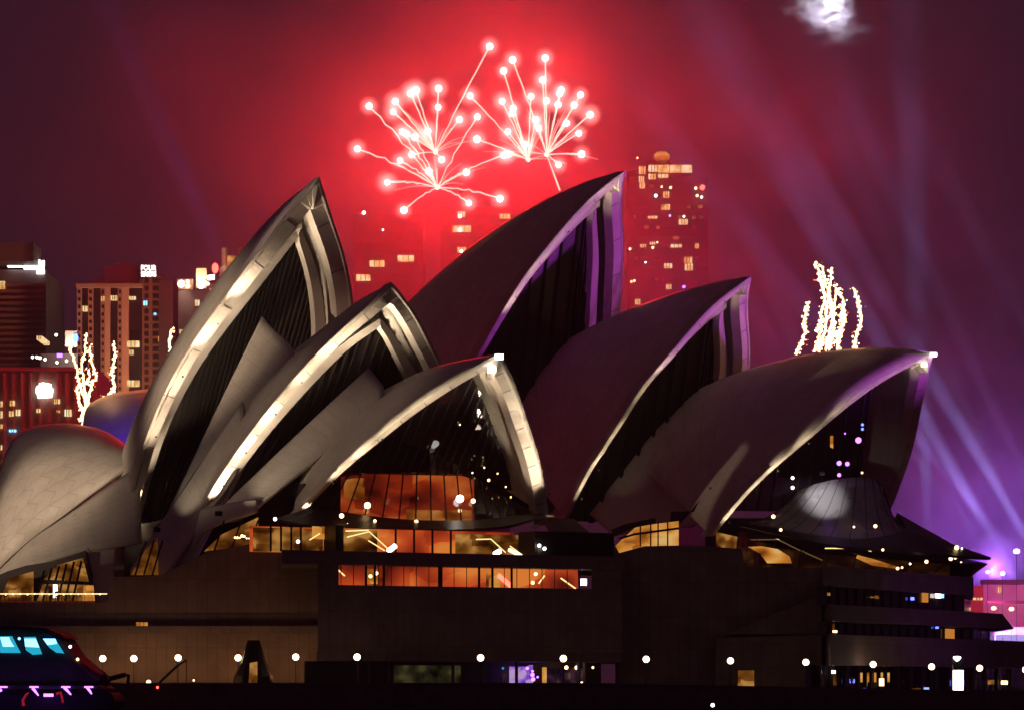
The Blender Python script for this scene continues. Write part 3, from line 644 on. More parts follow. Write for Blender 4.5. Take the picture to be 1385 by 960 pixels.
# ---- the larger hall's terraced front
FL = Vector((X(1111, 472), 472)); FR = Vector((X(1350, 530), 530)); gd = (FR - FL).normalized(); gn = Vector((gd.y, -gd.x))
def gp(px, off=0):
    k = (px - 692.5) / F; t = (k * FL.y - FL.x) / (gd.x - k * gd.y); p = FL + gd * t + gn * off; return (p.x, p.y)
def gslab(name, px0, px1, z0, z1, o0, o1, mat, parent=house, flare=0):
    bk_ = (lambda q: (gp(q)[0] * (1 + 26 / gp(q)[1]), gp(q)[1] + 26)) if o1 < -10 else (lambda q: gp(q, o1))
    plan = [gp(px0, o0), gp(px1, o0), bk_(px1), bk_(px0)]
    b = MB()
    if flare: b.prism([gp(px0, o0 + flare), gp(px1 + 8, o0 + flare), bk_(px1), bk_(px0)], z0, z1, plan)
    else: b.prism(plan, z0, z1)
    return b.build(name, mat, parent)
gslab('terrace_parapet', 1111, 1315, 16.0, 18.5, .2, -30, G2)
gslab('terrace_window', 1113, 1313, 13.75, 16.05, -.9, -28, M['glassd'])
gslab('terrace_parapet', 1111, 1347, 11.65, 13.75, .9, -30, G2, flare=.9)
gslab('terrace_window', 1113, 1345, 10.05, 11.65, -.6, -28, M['glassd'])
gslab('terrace_parapet', 1111, 1398, 6.3, 10.05, 1.2, -30, G2)
gslab('terrace_window', 1113, 1398, 2.8, 6.3, -2.2, -28, M['glassd'])
for q in range(1130, 1310, 12): gslab('mullion', q, q + .8, 13.76, 16.0, -.7, -.85, M['mull'])
for q in range(1126, 1344, 12): gslab('mullion', q, q + .8, 10.06, 11.6, -.4, -.55, M['mull'])
for q in range(1126, 1398, 17): gslab('pier', q, q + 1.6, 2.8, 6.28, -1.6, -2.1, M['mull'])
def gwin(px0, px1, py0, py1, mat, off, name='lit_window'):
    y = gp((px0 + px1) / 2)[1]; return gslab(name, px0, px1, Z(py1, y), Z(py0, y), off, off - .2, mat)
gwin(1253, 1260, 797, 814, M['orange'], -.45); gwin(1271, 1277, 799, 808, M['white'], -.45); gwin(1278, 1281, 800, 808, M['cabin'], -.45)
gwin(1282, 1293, 850, 864, M['orange'], -.2); gwin(1238, 1241, 807, 811, M['blue'], -.45); gwin(1269, 1271.5, 847, 849.5, M['blue'], -.2)
gwin(1184, 1188, 806, 808, M['goldb'], -.5); gwin(1190, 1194, 805, 809, M['goldb'], -.5)
gwin(1114.5, 1116, 843, 852, M['goldb'], 1.3, 'wall_lamp'); gwin(1115, 1119, 852, 855, M['warm'], 1.3, 'wall_lamp'); gwin(1105.5, 1107.5, 801, 805, M['goldb'], 1.5, 'wall_lamp')
for q in (1179.5, 1188.5, 1198, 1207, 1216): gwin(q, q + 1.1, 909, 922, M['gold'], -1.4, 'column_light')
gwin(1203, 1207.5, 917, 927, M['warm'], -1.2, 'lamp'); gwin(1139, 1142, 906, 910, M['white'], -1.2, 'lamp'); gwin(1143, 1146, 910, 926, M['goldb'], -1.4, 'column_light')
gwin(1160, 1161.6, 914, 929, M['redlamp'], -1.5, 'column_light') if False else None
gwin(1165, 1170, 918, 923, M['blue'], -1.4, 'lamp'); gwin(1177, 1181, 930, 932, M['blue'], -1, 'lamp'); gwin(1313, 1317, 919, 927, M['blue'], -1.4, 'lamp')
gwin(1265, 1270, 929, 933, M['blue'], -1.4, 'lamp'); gwin(1349, 1356, 919, 925, M['goldb'], -1.2, 'lamp'); gwin(1367, 1374, 920, 925, M['warm'], -1.2, 'lamp'); gwin(1248, 1258, 930, 933, M['goldb'], -1.3, 'lamp')
# ---- glass skirt and prow of the larger hall
top = rings(HC, [(1078, 664, -12), (1100, 655, -10), (1130, 648, -8.6), (1160, 645, -8), (1186, 648, -8), (1196, 664, -9.5), (1203, 690, -12)], 30)
mid = rings(HC, [(1004, 705, -19), (1050, 716, -12), (1110, 728, -6), (1165, 732, -2.5), (1218, 722, -1), (1222, 712, -5), (1212, 696, -11)], 30)
pro = rings(HC, [(1002, 712, -19), (1056, 724, -11), (1120, 739, -4), (1200, 746, 2), (1335, 757, 9), (1300, 745, 2), (1218, 700, -10)], 30)
mg, nt, N, K = newmat('skirt_glass'); p = N['Principled BSDF']; p.inputs['Base Color'].default_value = (.17, .155, .15, 1); p.inputs['Metallic'].default_value = .25; p.inputs['Roughness'].default_value = .28
tc = N.new('ShaderNodeTexCoord'); no = N.new('ShaderNodeTexVoronoi'); no.distance = 'CHEBYCHEV'; no.inputs['Scale'].default_value = .45; K.new(tc.outputs['Object'], no.inputs['Vector']); r = N.new('ShaderNodeMapRange'); r.inputs[3].default_value = .2; r.inputs[4].default_value = .42; K.new(no.outputs['Color'], r.inputs[0]); K.new(r.outputs[0], p.inputs['Roughness'])
b = MB(); nseg = 8; b.grid([[tp + (md - tp) * (k / nseg) - Vector((0, 0, 1.3)) * math.sin(math.pi * k / nseg) for tp, md in zip(top, mid)] for k in range(nseg + 1)]); sk = b.build('glass_skirt', mg, house, smooth=True, solid=-.08)
b = MB()
for k in range(0, 31, 2): b.tube([top[k] + (mid[k] - top[k]) * (i / nseg) - Vector((0, 0, 1.3)) * math.sin(math.pi * i / nseg) + HC.a * .05 for i in range(nseg + 1)], .05, 4)
b.build('mullion', M['mull'], sk)
b = MB(); b.grid([mid, pro]); b.build('prow_roof', M['bronze'], house, solid=.4)
p0 = HC.un(1335, 757, 0); fl = [p + Vector((0, 0, -.5)) - HC.a * .4 for p in pro[:25]]
lowz = 18.6
b = MB(); b.grid([fl, [Vector((p.x, p.y, lowz)) - HC.a * (3.2 if i > 12 else .8) for i, p in enumerate(fl)]]); pg = b.build('prow_glass', M['glass'], house, solid=-.06)
b = MB()
for i in range(0, 25, 2): b.tube([fl[i], Vector((fl[i].x, fl[i].y, lowz)) - HC.a * (3.2 if i > 12 else .8)], .07, 4)
b.build('mullion', M['mull'], pg)
bk = [Vector((p.x, p.y, p.z)) - HC.a * 5 + HC.l * 1.5 for p in fl]
b = MB(); b.grid([bk[:19], [Vector((p.x, p.y, lowz)) for p in bk[:19]]]); b.build('foyer_interior', M['goldb'], house)
def cpx(pts, lat, r, mat, name): b = MB(); b.tube([HC.un(x, y, lat) for x, y in pts], r, 5); return b.build(name, mat, house)
cpx([(992, 730), (1052, 729), (1078, 742), (1112, 757)], -17.8, .09, M['rail'], 'stair_rail'); cpx([(1116, 741), (1168, 741), (1178, 745)], -15, .08, M['rail'], 'stair_rail')
b = MB(); b.profile([(1012, 739), (1030, 738), (1052, 742), (1068, 752), (1071, 761), (1038, 761), (1028, 748)], 503, .3); b.build('lit_stair', M['gold'], house)
b = MB(); b.profile([(1160, 750), (1180, 755), (1215, 766), (1210, 768), (1180, 764), (1158, 754)], 503, .4); b.build('lit_stair', M['gold'], house)
for q, y, rr, mt in ((1214, 768, .22, 'warm'), (1220, 767, .15, 'warm'), (1194, 743, .18, 'warm'), (1231, 762, .14, 'white'), (1253, 759, .25, 'warm'), (1286, 755, .28, 'warm'), (1292, 754, .18, 'warm'), (1333, 754, .2, 'white'), (1300, 760, .12, 'warm'), (1294, 740, .32, 'warm'), (1301, 741, .12, 'white'),
                     (1046, 698, .26, 'warm'), (1056, 716, .2, 'warm'), (1184, 711, .25, 'warm'), (1155, 712, .15, 'warm')):
    b = MB(); b.ball(HC.uns(q, y, 2.5 if q < 1200 else 6), rr, 2); b.build('lamp', M[mt], house)
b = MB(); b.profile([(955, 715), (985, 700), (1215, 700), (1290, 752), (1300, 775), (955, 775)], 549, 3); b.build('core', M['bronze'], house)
# a lamp inside washing the skirt, and glowing balls in place of violet reflections in the glass
b = MB(); b.box(HC.un(1112, 640, -11), (.7, .6, .5)); fx = b.build('floodlight', M['iron'], house); spot('skirt_lamp', HC.uns(1150, 640, 2), HC.uns(1118, 672, -8), 26000, (.95, .95, 1), 30, 1, .3, fx)
for q, y, rr, mt in ((1161, 595, .42, 'purple'), (1135, 626, .33, 'purple'), (1146, 627, .3, 'purple'), (1135, 642, .26, 'purple'), (1166.5, 574, .2, 'blue'), (1166.5, 580, .2, 'blue'), (1143, 586, .12, 'purple'), (1166, 639, .15, 'warm'), (1072, 646, .22, 'white'), (1072, 659, .22, 'white')):
    b = MB(); b.ball(HC.uns(q, y, -6.6), rr, 2); b.build('lamp', M[mt], house)
b = MB(); b.profile([(1123, 589), (1127, 589), (1127, 606), (1123, 604)], 533, .2); b.build('lit_window', M['gold'], house)
for h_, q, y, rr in ((HC, 1257, 480, .42), (HC, 1244, 494, .34), (J3, 671, 483, .5), (J3, 661, 501, .5)):
    b = MB(); b.box(h_.un(q, y, -.5) + h_.a * .7, (rr * 2, rr * 1.4, rr * 1.2)); b.build('lamp', M['hot'], house)
spot('skirt_fill', HC.uns(1100, 700, 22), HC.uns(1130, 700, -5), 9000, (1, .8, .65), 24, 1, .5)  # fill spot added to brighten the glass skirt, no fixture
#@@CITY
# restaurant behind columns at quay level under the smaller hall
fslab('restaurant_wall', 440, 842, 894, 928, -5, -5.4, M['bronze'])
for q in (490, 505, 532, 620, 660, 706, 790, 798): fslab('column', q, q + 1.6, 894, 928, -1.2, -1.7, M['granite2'])
for q0, q1, y0, y1, mt, o_ in ((716, 740, 900, 927, 'violetroom', -4.6), (740, 746, 898, 927, 'violetroom', -4.4), (755, 760, 901, 924, 'gold', -3.6), (765, 820, 902, 926, 'dimroom', -4.8), (560, 650, 899, 926, 'greenroom', -4.8)):
    if mt == 'violetroom' and mt not in M: M[mt] = lit_room('violet_bar', [(.01, .004, .04), (.08, .02, .30), (.28, .07, .9), (.8, .5, 1)], .6, (.7, .7, 1), 6)
    if mt == 'dimroom' and mt not in M: M[mt] = lit_room('dim_room', [(.004, .002, .004), (.03, .012, .03), (.10, .04, .05), (.5, .3, .12)], .5, (.8, .8, 1), 7)
    if mt == 'greenroom' and mt not in M: M[mt] = lit_room('dim_green_room', [(.004, .004, .003), (.02, .018, .008), (.04, .034, .012), (.10, .08, .03)], .5, (.8, .8, 1), 8)
    fslab('restaurant_room', q0, q1, y0, y1, o_, o_ - .2, M[mt])
for q, y, rr, mt in ((728, 903, .2, 'purple'), (735, 912, .26, 'purple'), (736, 918, .26, 'purple'), (735, 907, .16, 'purple'), (781, 902, .24, 'warm'), (795, 902, .24, 'warm'), (817, 902, .15, 'warm'), (695, 903, .14, 'teal'), (802, 923, .18, 'warm'), (815, 926, .14, 'warm'), (742, 915, .14, 'purple')):
    b = MB(); b.ball((*fp(q, -2.6), fz(y, q)), rr, 2); b.build('lamp', M[mt], house)
point('bar_lamp', (*fp(732, -2), fz(908, 732)), 60, (.35, .1, 1), .3)

# ------------------------------------------------------------------ promenade lamps
LAMPS = [139, 181, 241, 322, 400, 483, 650, 762, 874, 988, 1090, 1181, 1260, 1325, 1387]
LY = [890, 890, 889, 889, 888, 888, 889, 890, 891, 893, 895, 898, 901, 903, 905]
where = ['nearest the bow of the dark cruise boat', 'below the small lit window in the podium wall', 'at the top of the sloping dark handrail', 'touching the left side of the dark conical hut', 'between the conical hut and the long overhanging wall', 'at the left end of the long overhanging wall',
         'in front of the middle of the long overhanging wall', 'right of the violet lit bar', 'in front of the blank wall between the halls', 'above the small amber door window', 'left of the corner of the terraced front', 'in front of the row of thin lit columns', 'left of the glowing white pillar', 'right of the glowing white pillar', 'cut by the right edge of the picture']
def lamp_depth(px): return 466.5 if px < 420 else 451 if px < 850 else 460 + (px - 850) / 475 * 28
def make_lamp(px, py, lab):
    e = 170 if px < 420 else 28
    Y = lamp_depth(px); g = gz(px); zc = Z(py, Y); x = X(px, Y)
    t = thing('street_lamp', (x, Y, g), 'white globe lamp ' + lab, 'street lamp', 'globe lamps along the promenade')
    b = MB(); b.lathe([(.16, 0), (.16, .25), (.07, .4), (.05, 1.0), (.045, zc - g - .45), (.11, zc - g - .40), (.12, zc - g - .33)], (x, Y, g), 12); b.build('pole', M['iron'], t)
    b = MB(); b.ball((x, Y, zc), .40, 3); b.build('globe', M['globe'], t, smooth=True)
    point('lamp_light', (x, Y - .0, zc + .75), e * .07, (1, .50, .20), .35, t); point('lamp_light', (x, Y + .9, zc - 1.5), e * .8, (1, .40, .12), .3, t)
for a in zip(LAMPS, LY, where): make_lamp(*a)
# illuminated pillar with a lantern above it
Yk = 478.0
t = thing('light_pillar', at(1296, 936, Yk), 'tall glowing white rectangular pillar with a white lantern above it', 'light pillar')
c = at(1296, 920, Yk); b = MB(); b.box(c, (1.25, .5, 2.75)); b.build('panel', M['white'], t, bevel=.06)
b = MB(); b.box(c + Vector((0, .32, .6)), (1.45, .1, 4.2)); b.box(at(1296, 902, Yk) + Vector((0, 0, 0)), (1.35, .5, .7)); b.box(at(1296, 935.2, Yk), (1.3, .6, .12)); b.build('housing', M['iron'], t)
b = MB(); b.lathe([(.1, -.32), (.34, -.12), (.5, .1), (.42, .25), (.1, .3)], at(1294.5, 890, Yk), 14); b.build('lantern', M['white'], t, smooth=True)
point('pillar_light', c + Vector((0, -1, 0)), 60, (1, .9, .8), .4, t)
# dark conical hut with a lit doorway
t = thing('kiosk', at(345, 927, 463), 'dark conical tent hut with a narrow amber lit doorway', 'kiosk')
b = MB(); b.lathe([(2.6, 0), (2.35, 1.3), (1.5, 3.0), (1.0, 4.8), (.75, 5.6)], at(343, 928, 465), 12); b.build('canvas', M['bronze'], t)
b = MB(); b.profile([(338, 896), (348, 894), (348, 925), (336, 925)], 462.2, .2); b.build('doorway', M['goldb'], t)
b = MB(); b.tube([at(215, 926, 466), at(216, 922, 466), at(244, 896, 466), at(252, 892, 466)], .16, 6); b.tube([at(214, 922, 466), at(214, 927, 466)], .08, 5); b.tube([at(252, 892, 466), at(252, 928, 466)], .06, 5)
o = b.build('handrail', M['iron']); tag(o, 'dark sloping stair handrail against the amber lit wall', 'handrail')
for q, y, lab in ((201, 922, 'low round bollard light at the foot of the sloping handrail'), (262, 919.5, 'tiny ground light right of the sloping handrail')):
    t = thing('bollard_light', at(q, 927, 458), lab, 'light'); b = MB(); b.lathe([(.16, 0), (.13, .25), (.13, Z(y, 458) - gz(q))], at(q, 930, 458), 10); b.build('post', M['iron'], t)
    b = MB(); b.ball(at(q, y, 457.8), .28 if q < 220 else .12, 2); b.build('lens', M['warm'], t)
MB().ball(at(213, 929, 440), .15, 2).build('buoy_light', M['redlamp']); bpy.data.objects['buoy_light']['label'] = 'small red orange light low by the water right of the boat'; bpy.data.objects['buoy_light']['category'] = 'light'
# mooring buoy with a white light on the water
t = thing('marker_buoy', at(964, 966, 400), 'small dark buoy with a white light on the black water', 'buoy')
b = MB(); b.lathe([(.3, -.2), (.55, 0), (.5, .35), (.12, .5), (.08, 1.1)], (X(964, 400), 400, 0), 12); b.build('float', M['iron'], t)
b = MB(); b.ball(at(964, 953, 400), .2, 2); b.build('lamp', M['white'], t)

# ------------------------------------------------------------------ people (small, far figures)
skin = surf('skin', (.45, .28, .2), .6); cloth = [surf('dark_cloth', (.03, .03, .04), .8), surf('grey_cloth', (.12, .11, .12), .8), surf('red_cloth', (.25, .04, .04), .8)]
def person(loc, h, face, mat, label, arm=0, group=None):
    """one continuous figure: a skinned skeleton, standing, with hair as its own piece"""
    s = h / 1.75; P = dict(hip=(0, 0, .92), waist=(0, 0, 1.1), chest=(0, 0, 1.34), neck=(0, 0, 1.5), head=(0, .02, 1.58), top=(0, .02, 1.69),
        hl=(-.1, 0, .88), kl=(-.12, .02, .48), al=(-.13, -.02, .08), tl=(-.14, .14, .03), hr=(.1, 0, .88), kr=(.13, .03, .48), ar=(.15, -.02, .08), tr=(.17, .13, .03),
        sl=(-.19, 0, 1.42), el=(-.26, -.03, 1.14), wl=(-.25, .08, .92), ml=(-.24, .12, .84), sr=(.19, 0, 1.42), er=(.27, .02, 1.16), wr=(.26, .2, 1.02 + arm), mr=(.25, .28, 1.0 + arm))
    E_ = [('hip', 'waist'), ('waist', 'chest'), ('chest', 'neck'), ('neck', 'head'), ('head', 'top'), ('hip', 'hl'), ('hl', 'kl'), ('kl', 'al'), ('al', 'tl'), ('hip', 'hr'), ('hr', 'kr'), ('kr', 'ar'), ('ar', 'tr'), ('chest', 'sl'), ('sl', 'el'), ('el', 'wl'), ('wl', 'ml'), ('chest', 'sr'), ('sr', 'er'), ('er', 'wr'), ('wr', 'mr')]
    rad = dict(hip=.15, waist=.14, chest=.16, neck=.055, head=.09, top=.075, hl=.09, kl=.06, al=.045, tl=.04, hr=.09, kr=.06, ar=.045, tr=.04, sl=.065, el=.045, wl=.032, ml=.035, sr=.065, er=.045, wr=.032, mr=.035)
    ks = list(P); me = bpy.data.meshes.new('person'); me.from_pydata([Vector(P[k]) * s for k in ks], [(ks.index(a), ks.index(b_)) for a, b_ in E_], [])
    o = bpy.data.objects.new('person', me); C.objects.link(o); md = o.modifiers.new('skin', 'SKIN'); o.modifiers.new('sub', 'SUBSURF').levels = 1; o.modifiers['sub'].render_levels = 1
    for i, k in enumerate(ks):
        sv = me.skin_vertices[0].data[i]; sv.radius = (rad[k] * s,) * 2; sv.use_root = (k == 'hip')
    me.materials.append(mat); o.location = loc; o.rotation_euler = (0, 0, face)
    tag(o, label, 'person', group)
    b = MB(); b.ball((0, .0, 1.685 * s), .095 * s, 2, (1, 1.05, .75)); hb = b.build('hair', M['iron']); hb.parent = o
    return o

# ------------------------------------------------------------------ cruise boat at the lower left
YB = 230.0
hull = surf('boat_paint', (.075, .07, .08), .75, var=.2, spec=.12); dk = surf('boat_dark', (.03, .03, .035), .75, spec=.12)
bt = thing('cruise_boat', (X(0, YB), YB, 0), 'dark cruise boat with teal lit cabin windows and violet deck lights', 'boat')
def bprof(name, px, Y, d, mat, **k): b = MB(); b.profile(px, Y, d); return b.build(name, mat, bt, **k)
bprof('cabin', [(-160, 852), (20, 850), (62, 852), (84, 863), (97, 884), (112, 897), (136, 916), (126, 931), (-160, 931)], YB, 7, hull, bevel=.12)
bprof('roof', [(-165, 848), (18, 846), (60, 848.5), (83, 858), (88, 863), (60, 853.5), (18, 852), (-165, 853)], YB - .4, 7.8, dk, bevel=.05)
for pts, lit in (([(-6, 859), (17, 859), (29, 883), (0, 883)], [(0, 861), (12, 861), (14, 866), (19, 874), (4, 874)]), ([(31, 860), (49, 860), (58, 884), (44, 886), (34, 879)], [(33, 863), (48, 863), (53, 875), (34, 874)]), ([(56, 862), (75, 862), (88, 883), (76, 883), (66, 876)], [(58, 863), (75, 863), (77, 870), (63, 872)])):
    wn = bprof('window', pts, YB - .12, .1, M['teal']); b = MB(); b.profile(lit, YB - .2, .06); b.build('cabin_lamp', M['cabin'], wn)
    b = MB(); b.tube([at(x, y, YB - .22) for x, y in pts + pts[:1]], .05, 5); b.build('frame', dk, wn)
bprof('lower_deck', [(-160, 936), (150, 936), (156, 947), (140, 975), (-160, 975)], YB + .4, 6, dk, bevel=.1)
bprof('deck_edge', [(-160, 926), (132, 926), (138, 931), (-160, 932)], YB - .5, 8, hull, bevel=.04)
for a, c_ in (((44, 930), (52, 940)), ((87, 929), (96, 939)), ((118, 929), (124, 938)), ((2, 932), (-12, 938))):
    b = MB(); b.tube([at(*a, YB - .7), at(*c_, YB - .7)], .10, 5, .04); b.build('deck_light', M['purple'], bt)
    b = MB(); b.tube([at(a[0] - 4, 928.5, YB - .7), at(a[0] + 8, 928.5, YB - .7)], .05, 5); b.build('deck_light', M['purple'], bt)
bprof('sign_light', [(59, 937.5), (72, 937.5), (72, 941.5), (59, 941.5)], YB - .2, .1, M['purple'])
for pts in ([(32, 954), (31, 946), (36, 938), (39, 936)], [(76, 938), (82, 936), (84, 944), (85, 950)]):
    b = MB(); b.tube([at(x, y, YB - .3) for x, y in pts], .10, 5, .05); b.build('red_light', emit('red_tube', (.9, .03, .08), .3), bt)
b = MB(); b.tube([at(x, y, YB - .3) for x, y in ((98, 890), (108, 897), (122, 908), (136, 917))], .12, 6, .2); b.build('bow_rail', surf('red_rail', (.14, .03, .04), .5), bt)
for q, y, mt in ((95, 874, 'white'), (105, 891, 'warm'), (26, 863, 'cabin')):
    b = MB(); b.ball(at(q, y, YB - .5), .09, 2); b.build('deck_lamp', M[mt], bt)
point('deck_glow', at(70, 944, YB - 1.2), 16, (.35, .08, 1), .2, bt); point('deck_glow', at(5, 938, YB - 1.2), 9, (.3, .08, 1), .2, bt); point('bow_glow', at(116, 897, YB - 1.2), .5, (1, .05, .08), .2, bt); point('cabin_spill', at(20, 875, YB - 2.2), 3, (.2, .7, 1), .3, bt)
person(at(141, 936, YB - .1) + Vector((0, 0, 0)), 1.25, R(200), cloth[0], 'person in dark clothes standing at the bow of the cruise boat')
b = MB(); b.tube([at(148, 917, YB), at(160, 913, YB), at(168, 911, YB), at(174, 913, YB), at(173, 925, YB)], .10, 6); b.tube([at(148, 920, YB), at(170, 914, YB)], .06, 5)
b.build('davit', dk, bt)
for i, (q, Y, hh, lab) in enumerate(((68, 473.9, 1.7, 'left one of two people at the glowing terrace balustrade'), (76, 474.2, 1.65, 'right one of two people at the glowing terrace balustrade'))):
    person(Vector((X(q, Y), Y, Z(814, 472))), hh, R(180 + 40 * i), cloth[i], 'dark silhouetted person, ' + lab)
person(Vector((X(1152, 480), 480, gz(1152))), 1.7, R(170), cloth[2], 'person in red standing before the thin lit columns')
person(Vector((X(1330, 482), 482, gz(1330))), 1.7, R(200), cloth[0], 'person in dark clothes right of the glowing white pillar')
person(Vector((X(682, 458), 458, gz(682))), 1.7, R(180), surf('pale_cloth', (.7, .65, .6), .8), 'person in pale clothes in front of the restaurant columns')

# ------------------------------------------------------------------ the city behind
brick = surf('tower_concrete', (.42, .30, .24), .8, var=.2, scale=.1); pier = surf('tower_pier', (.60, .44, .32), .8, var=.15, scale=.1); dkb = surf('tower_dark', (.10, .08, .09), .6, var=.3, scale=.1)
redb = surf('brown_brick', (.26, .15, .12), .8, var=.3, scale=.12); tg = surf('tower_glass', (.03, .03, .04), .25, var=.3, scale=.1)
wlit = lit_room('flat_window', [(.25, .10, .02), (.8, .42, .12), (1, .66, .28), (1, .85, .55)], 1.15, (.6, .6, .6), 9)
cut = lambda o: o
def tower(name, label, cat, px0, px1, py, Y, depth, mat, base=0, taper=None):
    t = thing(name, (X((px0 + px1) / 2, Y), Y, 0), label, cat)
    b = MB(); b.box(((X(px0, Y) + X(px1, Y)) / 2, Y + depth / 2, (Z(py, Y) + base) / 2), (X(px1, Y) - X(px0, Y), depth, Z(py, Y) - base)); b.build('wall', mat, t)
    return t
def tp(t, name, px0, px1, py0, py1, Y, d, mat, parent=None):
    b = MB(); b.box(((X(px0, Y) + X(px1, Y)) / 2, Y - d / 2, (Z(py0, Y) + Z(py1, Y)) / 2), (X(px1, Y) - X(px0, Y), d, Z(py0, Y) - Z(py1, Y))); return b.build(name, mat, parent or t)
def windows(t, lst, Y, d=.5, mat=None):
    for x0, y0, x1, y1 in lst:
        f = tp(t, 'window', x0, x1, y0, y1, Y, d, mat or wlit)
        n = 2 if x1 - x0 > 6 else 1
        b = MB(); zc = (Z(y0, Y) + Z(y1, Y)) / 2
        for k in range(1, n + 1): b.box((X(x0 + (x1 - x0) * k / (n + 1), Y), Y - d - .06, zc), (.14, .12, Z(y0, Y) - Z(y1, Y)))
        b.build('frame', M['mull'], f)
# striped dark tower at the far left with a bright crown
Y = 980.0
t = tower('office_tower', 'dark banded office tower with bright white lights at its crown', 'office tower', -60, 62, 365, Y, 40, dkb)
for k in range(34):
    tp(t, 'spandrel', -60, 60, 384 + k * 8.2, 387.5 + k * 8.2, Y, .8, redb)
tp(t, 'plant_room', 2, 58, 340, 365, Y + 8, 20, dkb)
for a in ((11, 357, 31, 362), (33, 358.5, 48, 365), (50, 361, 60, 371)): tp(t, 'crown_light', a[0], a[2], a[1], a[3], Y, 1.2, M['white'])
for a in ((13, 349, 15, 356), (51.5, 352, 54.5, 360.5), (57, 353, 60.5, 360.5)): tp(t, 'crown_light', a[0], a[2], a[1], a[3], Y, .6, M['white'])
windows(t, [(0, 381, 7, 391)], Y, 1.2)
# pale striped hotel slab
Y = 930.0
t = tower('hotel_tower', 'pale striped hotel tower with dark bays and an illuminated white rooftop sign', 'hotel', 105, 194, 388, Y, 30, dkb)
for a in ((105, 111.5, 388), (120, 127, 386), (137, 143, 386), (160, 166, 385)):
    pr = tp(t, 'pier', a[0], a[1], a[2], 590, Y, 1.6, brick)
    b = MB()
    for k in range(19): b.box((X((a[0] + a[1]) / 2, Y), Y - 1.66, Z(396 + k * 10, Y)), (X(a[1], Y) - X(a[0], Y) - .55, .1, .8))
    b.build('pier_window', tg, pr)
for a in ((143, 150, 384), (166, 175, 384)): tp(t, 'pier', a[0], a[1], a[2], 590, Y, 2.0, pier)
for a in ((111.5, 120), (127, 137), (150, 160), (175, 193)): tp(t, 'bay_glass', a[0], a[1], 392, 590, Y, .5, tg)
tp(t, 'cornice', 104, 194, 385, 390, Y, 2.2, brick)
b = MB(); b.bm.free(); b = MB()
b.profile([(118, 385), (124, 379), (140, 374), (140, 360), (156, 359), (156, 356), (172, 355), (188, 361), (188, 385)], Y + 3, 16); b.build('roof', brick, t)
tp(t, 'wing', 193, 222, 375, 590, Y, 1.4, redb); tp(t, 'wing', 222, 241, 388, 590, Y + 6, 14, dkb)
wg = tp(t, 'wing_window', 193, 194, 376, 377, Y, 1.5, tg)
b = MB()
for k in range(19):
    for x0, x1 in ((196, 202), (207, 218)): b.box((X((x0 + x1) / 2, Y), Y - 1.46, Z(381 + k * 10.2, Y)), (X(x1, Y) - X(x0, Y), .1, 1.1))
b.build('window', tg, t)
windows(t, [(113, 415, 119, 422), (138, 402, 142.5, 408), (151, 401, 159, 407), (173, 462, 189, 470), (176, 474, 181, 480), (173, 515, 189, 523), (176, 402, 184, 406), (215, 456, 218.5, 463)], Y, 2.1)
windows(t, [(195, 408, 200, 414), (209, 424, 212, 427)], Y, 1.7, M['cabin'])
sg = tp(t, 'sign_board', 190, 212, 358, 375, Y, 1.0, dkb)
def text(body, p, wd, ht, mat, parent, name='lettering'):
    cu = bpy.data.curves.new(name, 'FONT'); cu.body = body; cu.extrude = .08; cu.align_x = 'CENTER'; cu.offset = .012
    o = bpy.data.objects.new(name, cu); C.objects.link(o); bpy.context.view_layer.update(); dm = o.dimensions.copy()
    me = bpy.data.meshes.new_from_object(o); bpy.data.objects.remove(o); bpy.data.curves.remove(cu)
    sx, sy = wd / max(dm.x, .01), ht / max(dm.y, .01)
    ys = [v.co.y for v in me.vertices]; cy = (min(ys) + max(ys)) / 2; cx = (min(v.co.x for v in me.vertices) + max(v.co.x for v in me.vertices)) / 2
    for v in me.vertices: c_ = v.co.copy(); v.co = Vector((p[0] + (c_.x - cx) * sx, p[1] - c_.z, p[2] + (c_.y - cy) * sy))
    return link(name, me, mat, parent)
text('FOUR', at(201, 362.5, Y - 1.2), 20 * Y / F, 7 * Y / F, M['white'], sg); text('SEASONS', at(201, 371, Y - 1.2), 20 * Y / F, 7 * Y / F, M['white'], sg)
# dark block right of the hotel with floodlit rooftop boxes
Y = 1010.0
t = tower('office_block', 'dark office block with floodlit rooftop boxes behind the tallest floodlit shell', 'office block', 241, 345, 392, Y, 30, dkb)
tp(t, 'plant_room', 240, 262, 378, 392, Y, .8, redb); tp(t, 'plant_room', 266, 280, 364, 391, Y, 2, pier); tp(t, 'plant_room', 282, 300, 384, 393, Y, 1, redb)
for q, y, rr, mt in ((245, 384, .9, 'hot'), (254, 381, .5, 'warm'), (254, 387, .6, 'warm'), (272, 386, .9, 'hot'), (278, 383, .6, 'warm'), (281, 384, .5, 'warm')):
    b = MB(); b.ball(at(q, y, Y - 3), rr, 2); b.build('floodlight', M[mt], t)
point('roof_light', at(272, 384, Y - 4), 5e3, (1, .75, .45), .5, t); point('roof_light', at(250, 384, Y - 4), 2e3, (1, .75, .45), .5, t)
windows(t, [(264, 406, 270, 414), (244, 467, 249, 474), (231, 434, 240, 440), (243, 446, 248, 452)], Y, .8)
b = MB(); b.profile([(279, 373), (290, 371.5), (290, 378), (281, 379)], Y - 1, .6); b.build('sign_light', M['white'], t)
Y = 1060.0
t = tower('rooftop_tower', 'pale round topped tower just left of the tallest floodlit shell', 'office tower', 297, 331, 361, Y, 20, dkb)
for q in (303, 325): b = MB(); b.lathe([(1.0, Z(361, Y)), (1.0, Z(334, Y)), (.8, Z(333, Y))], (X(q, Y), Y + 4, 0), 16); b.build('silo', pier, t)
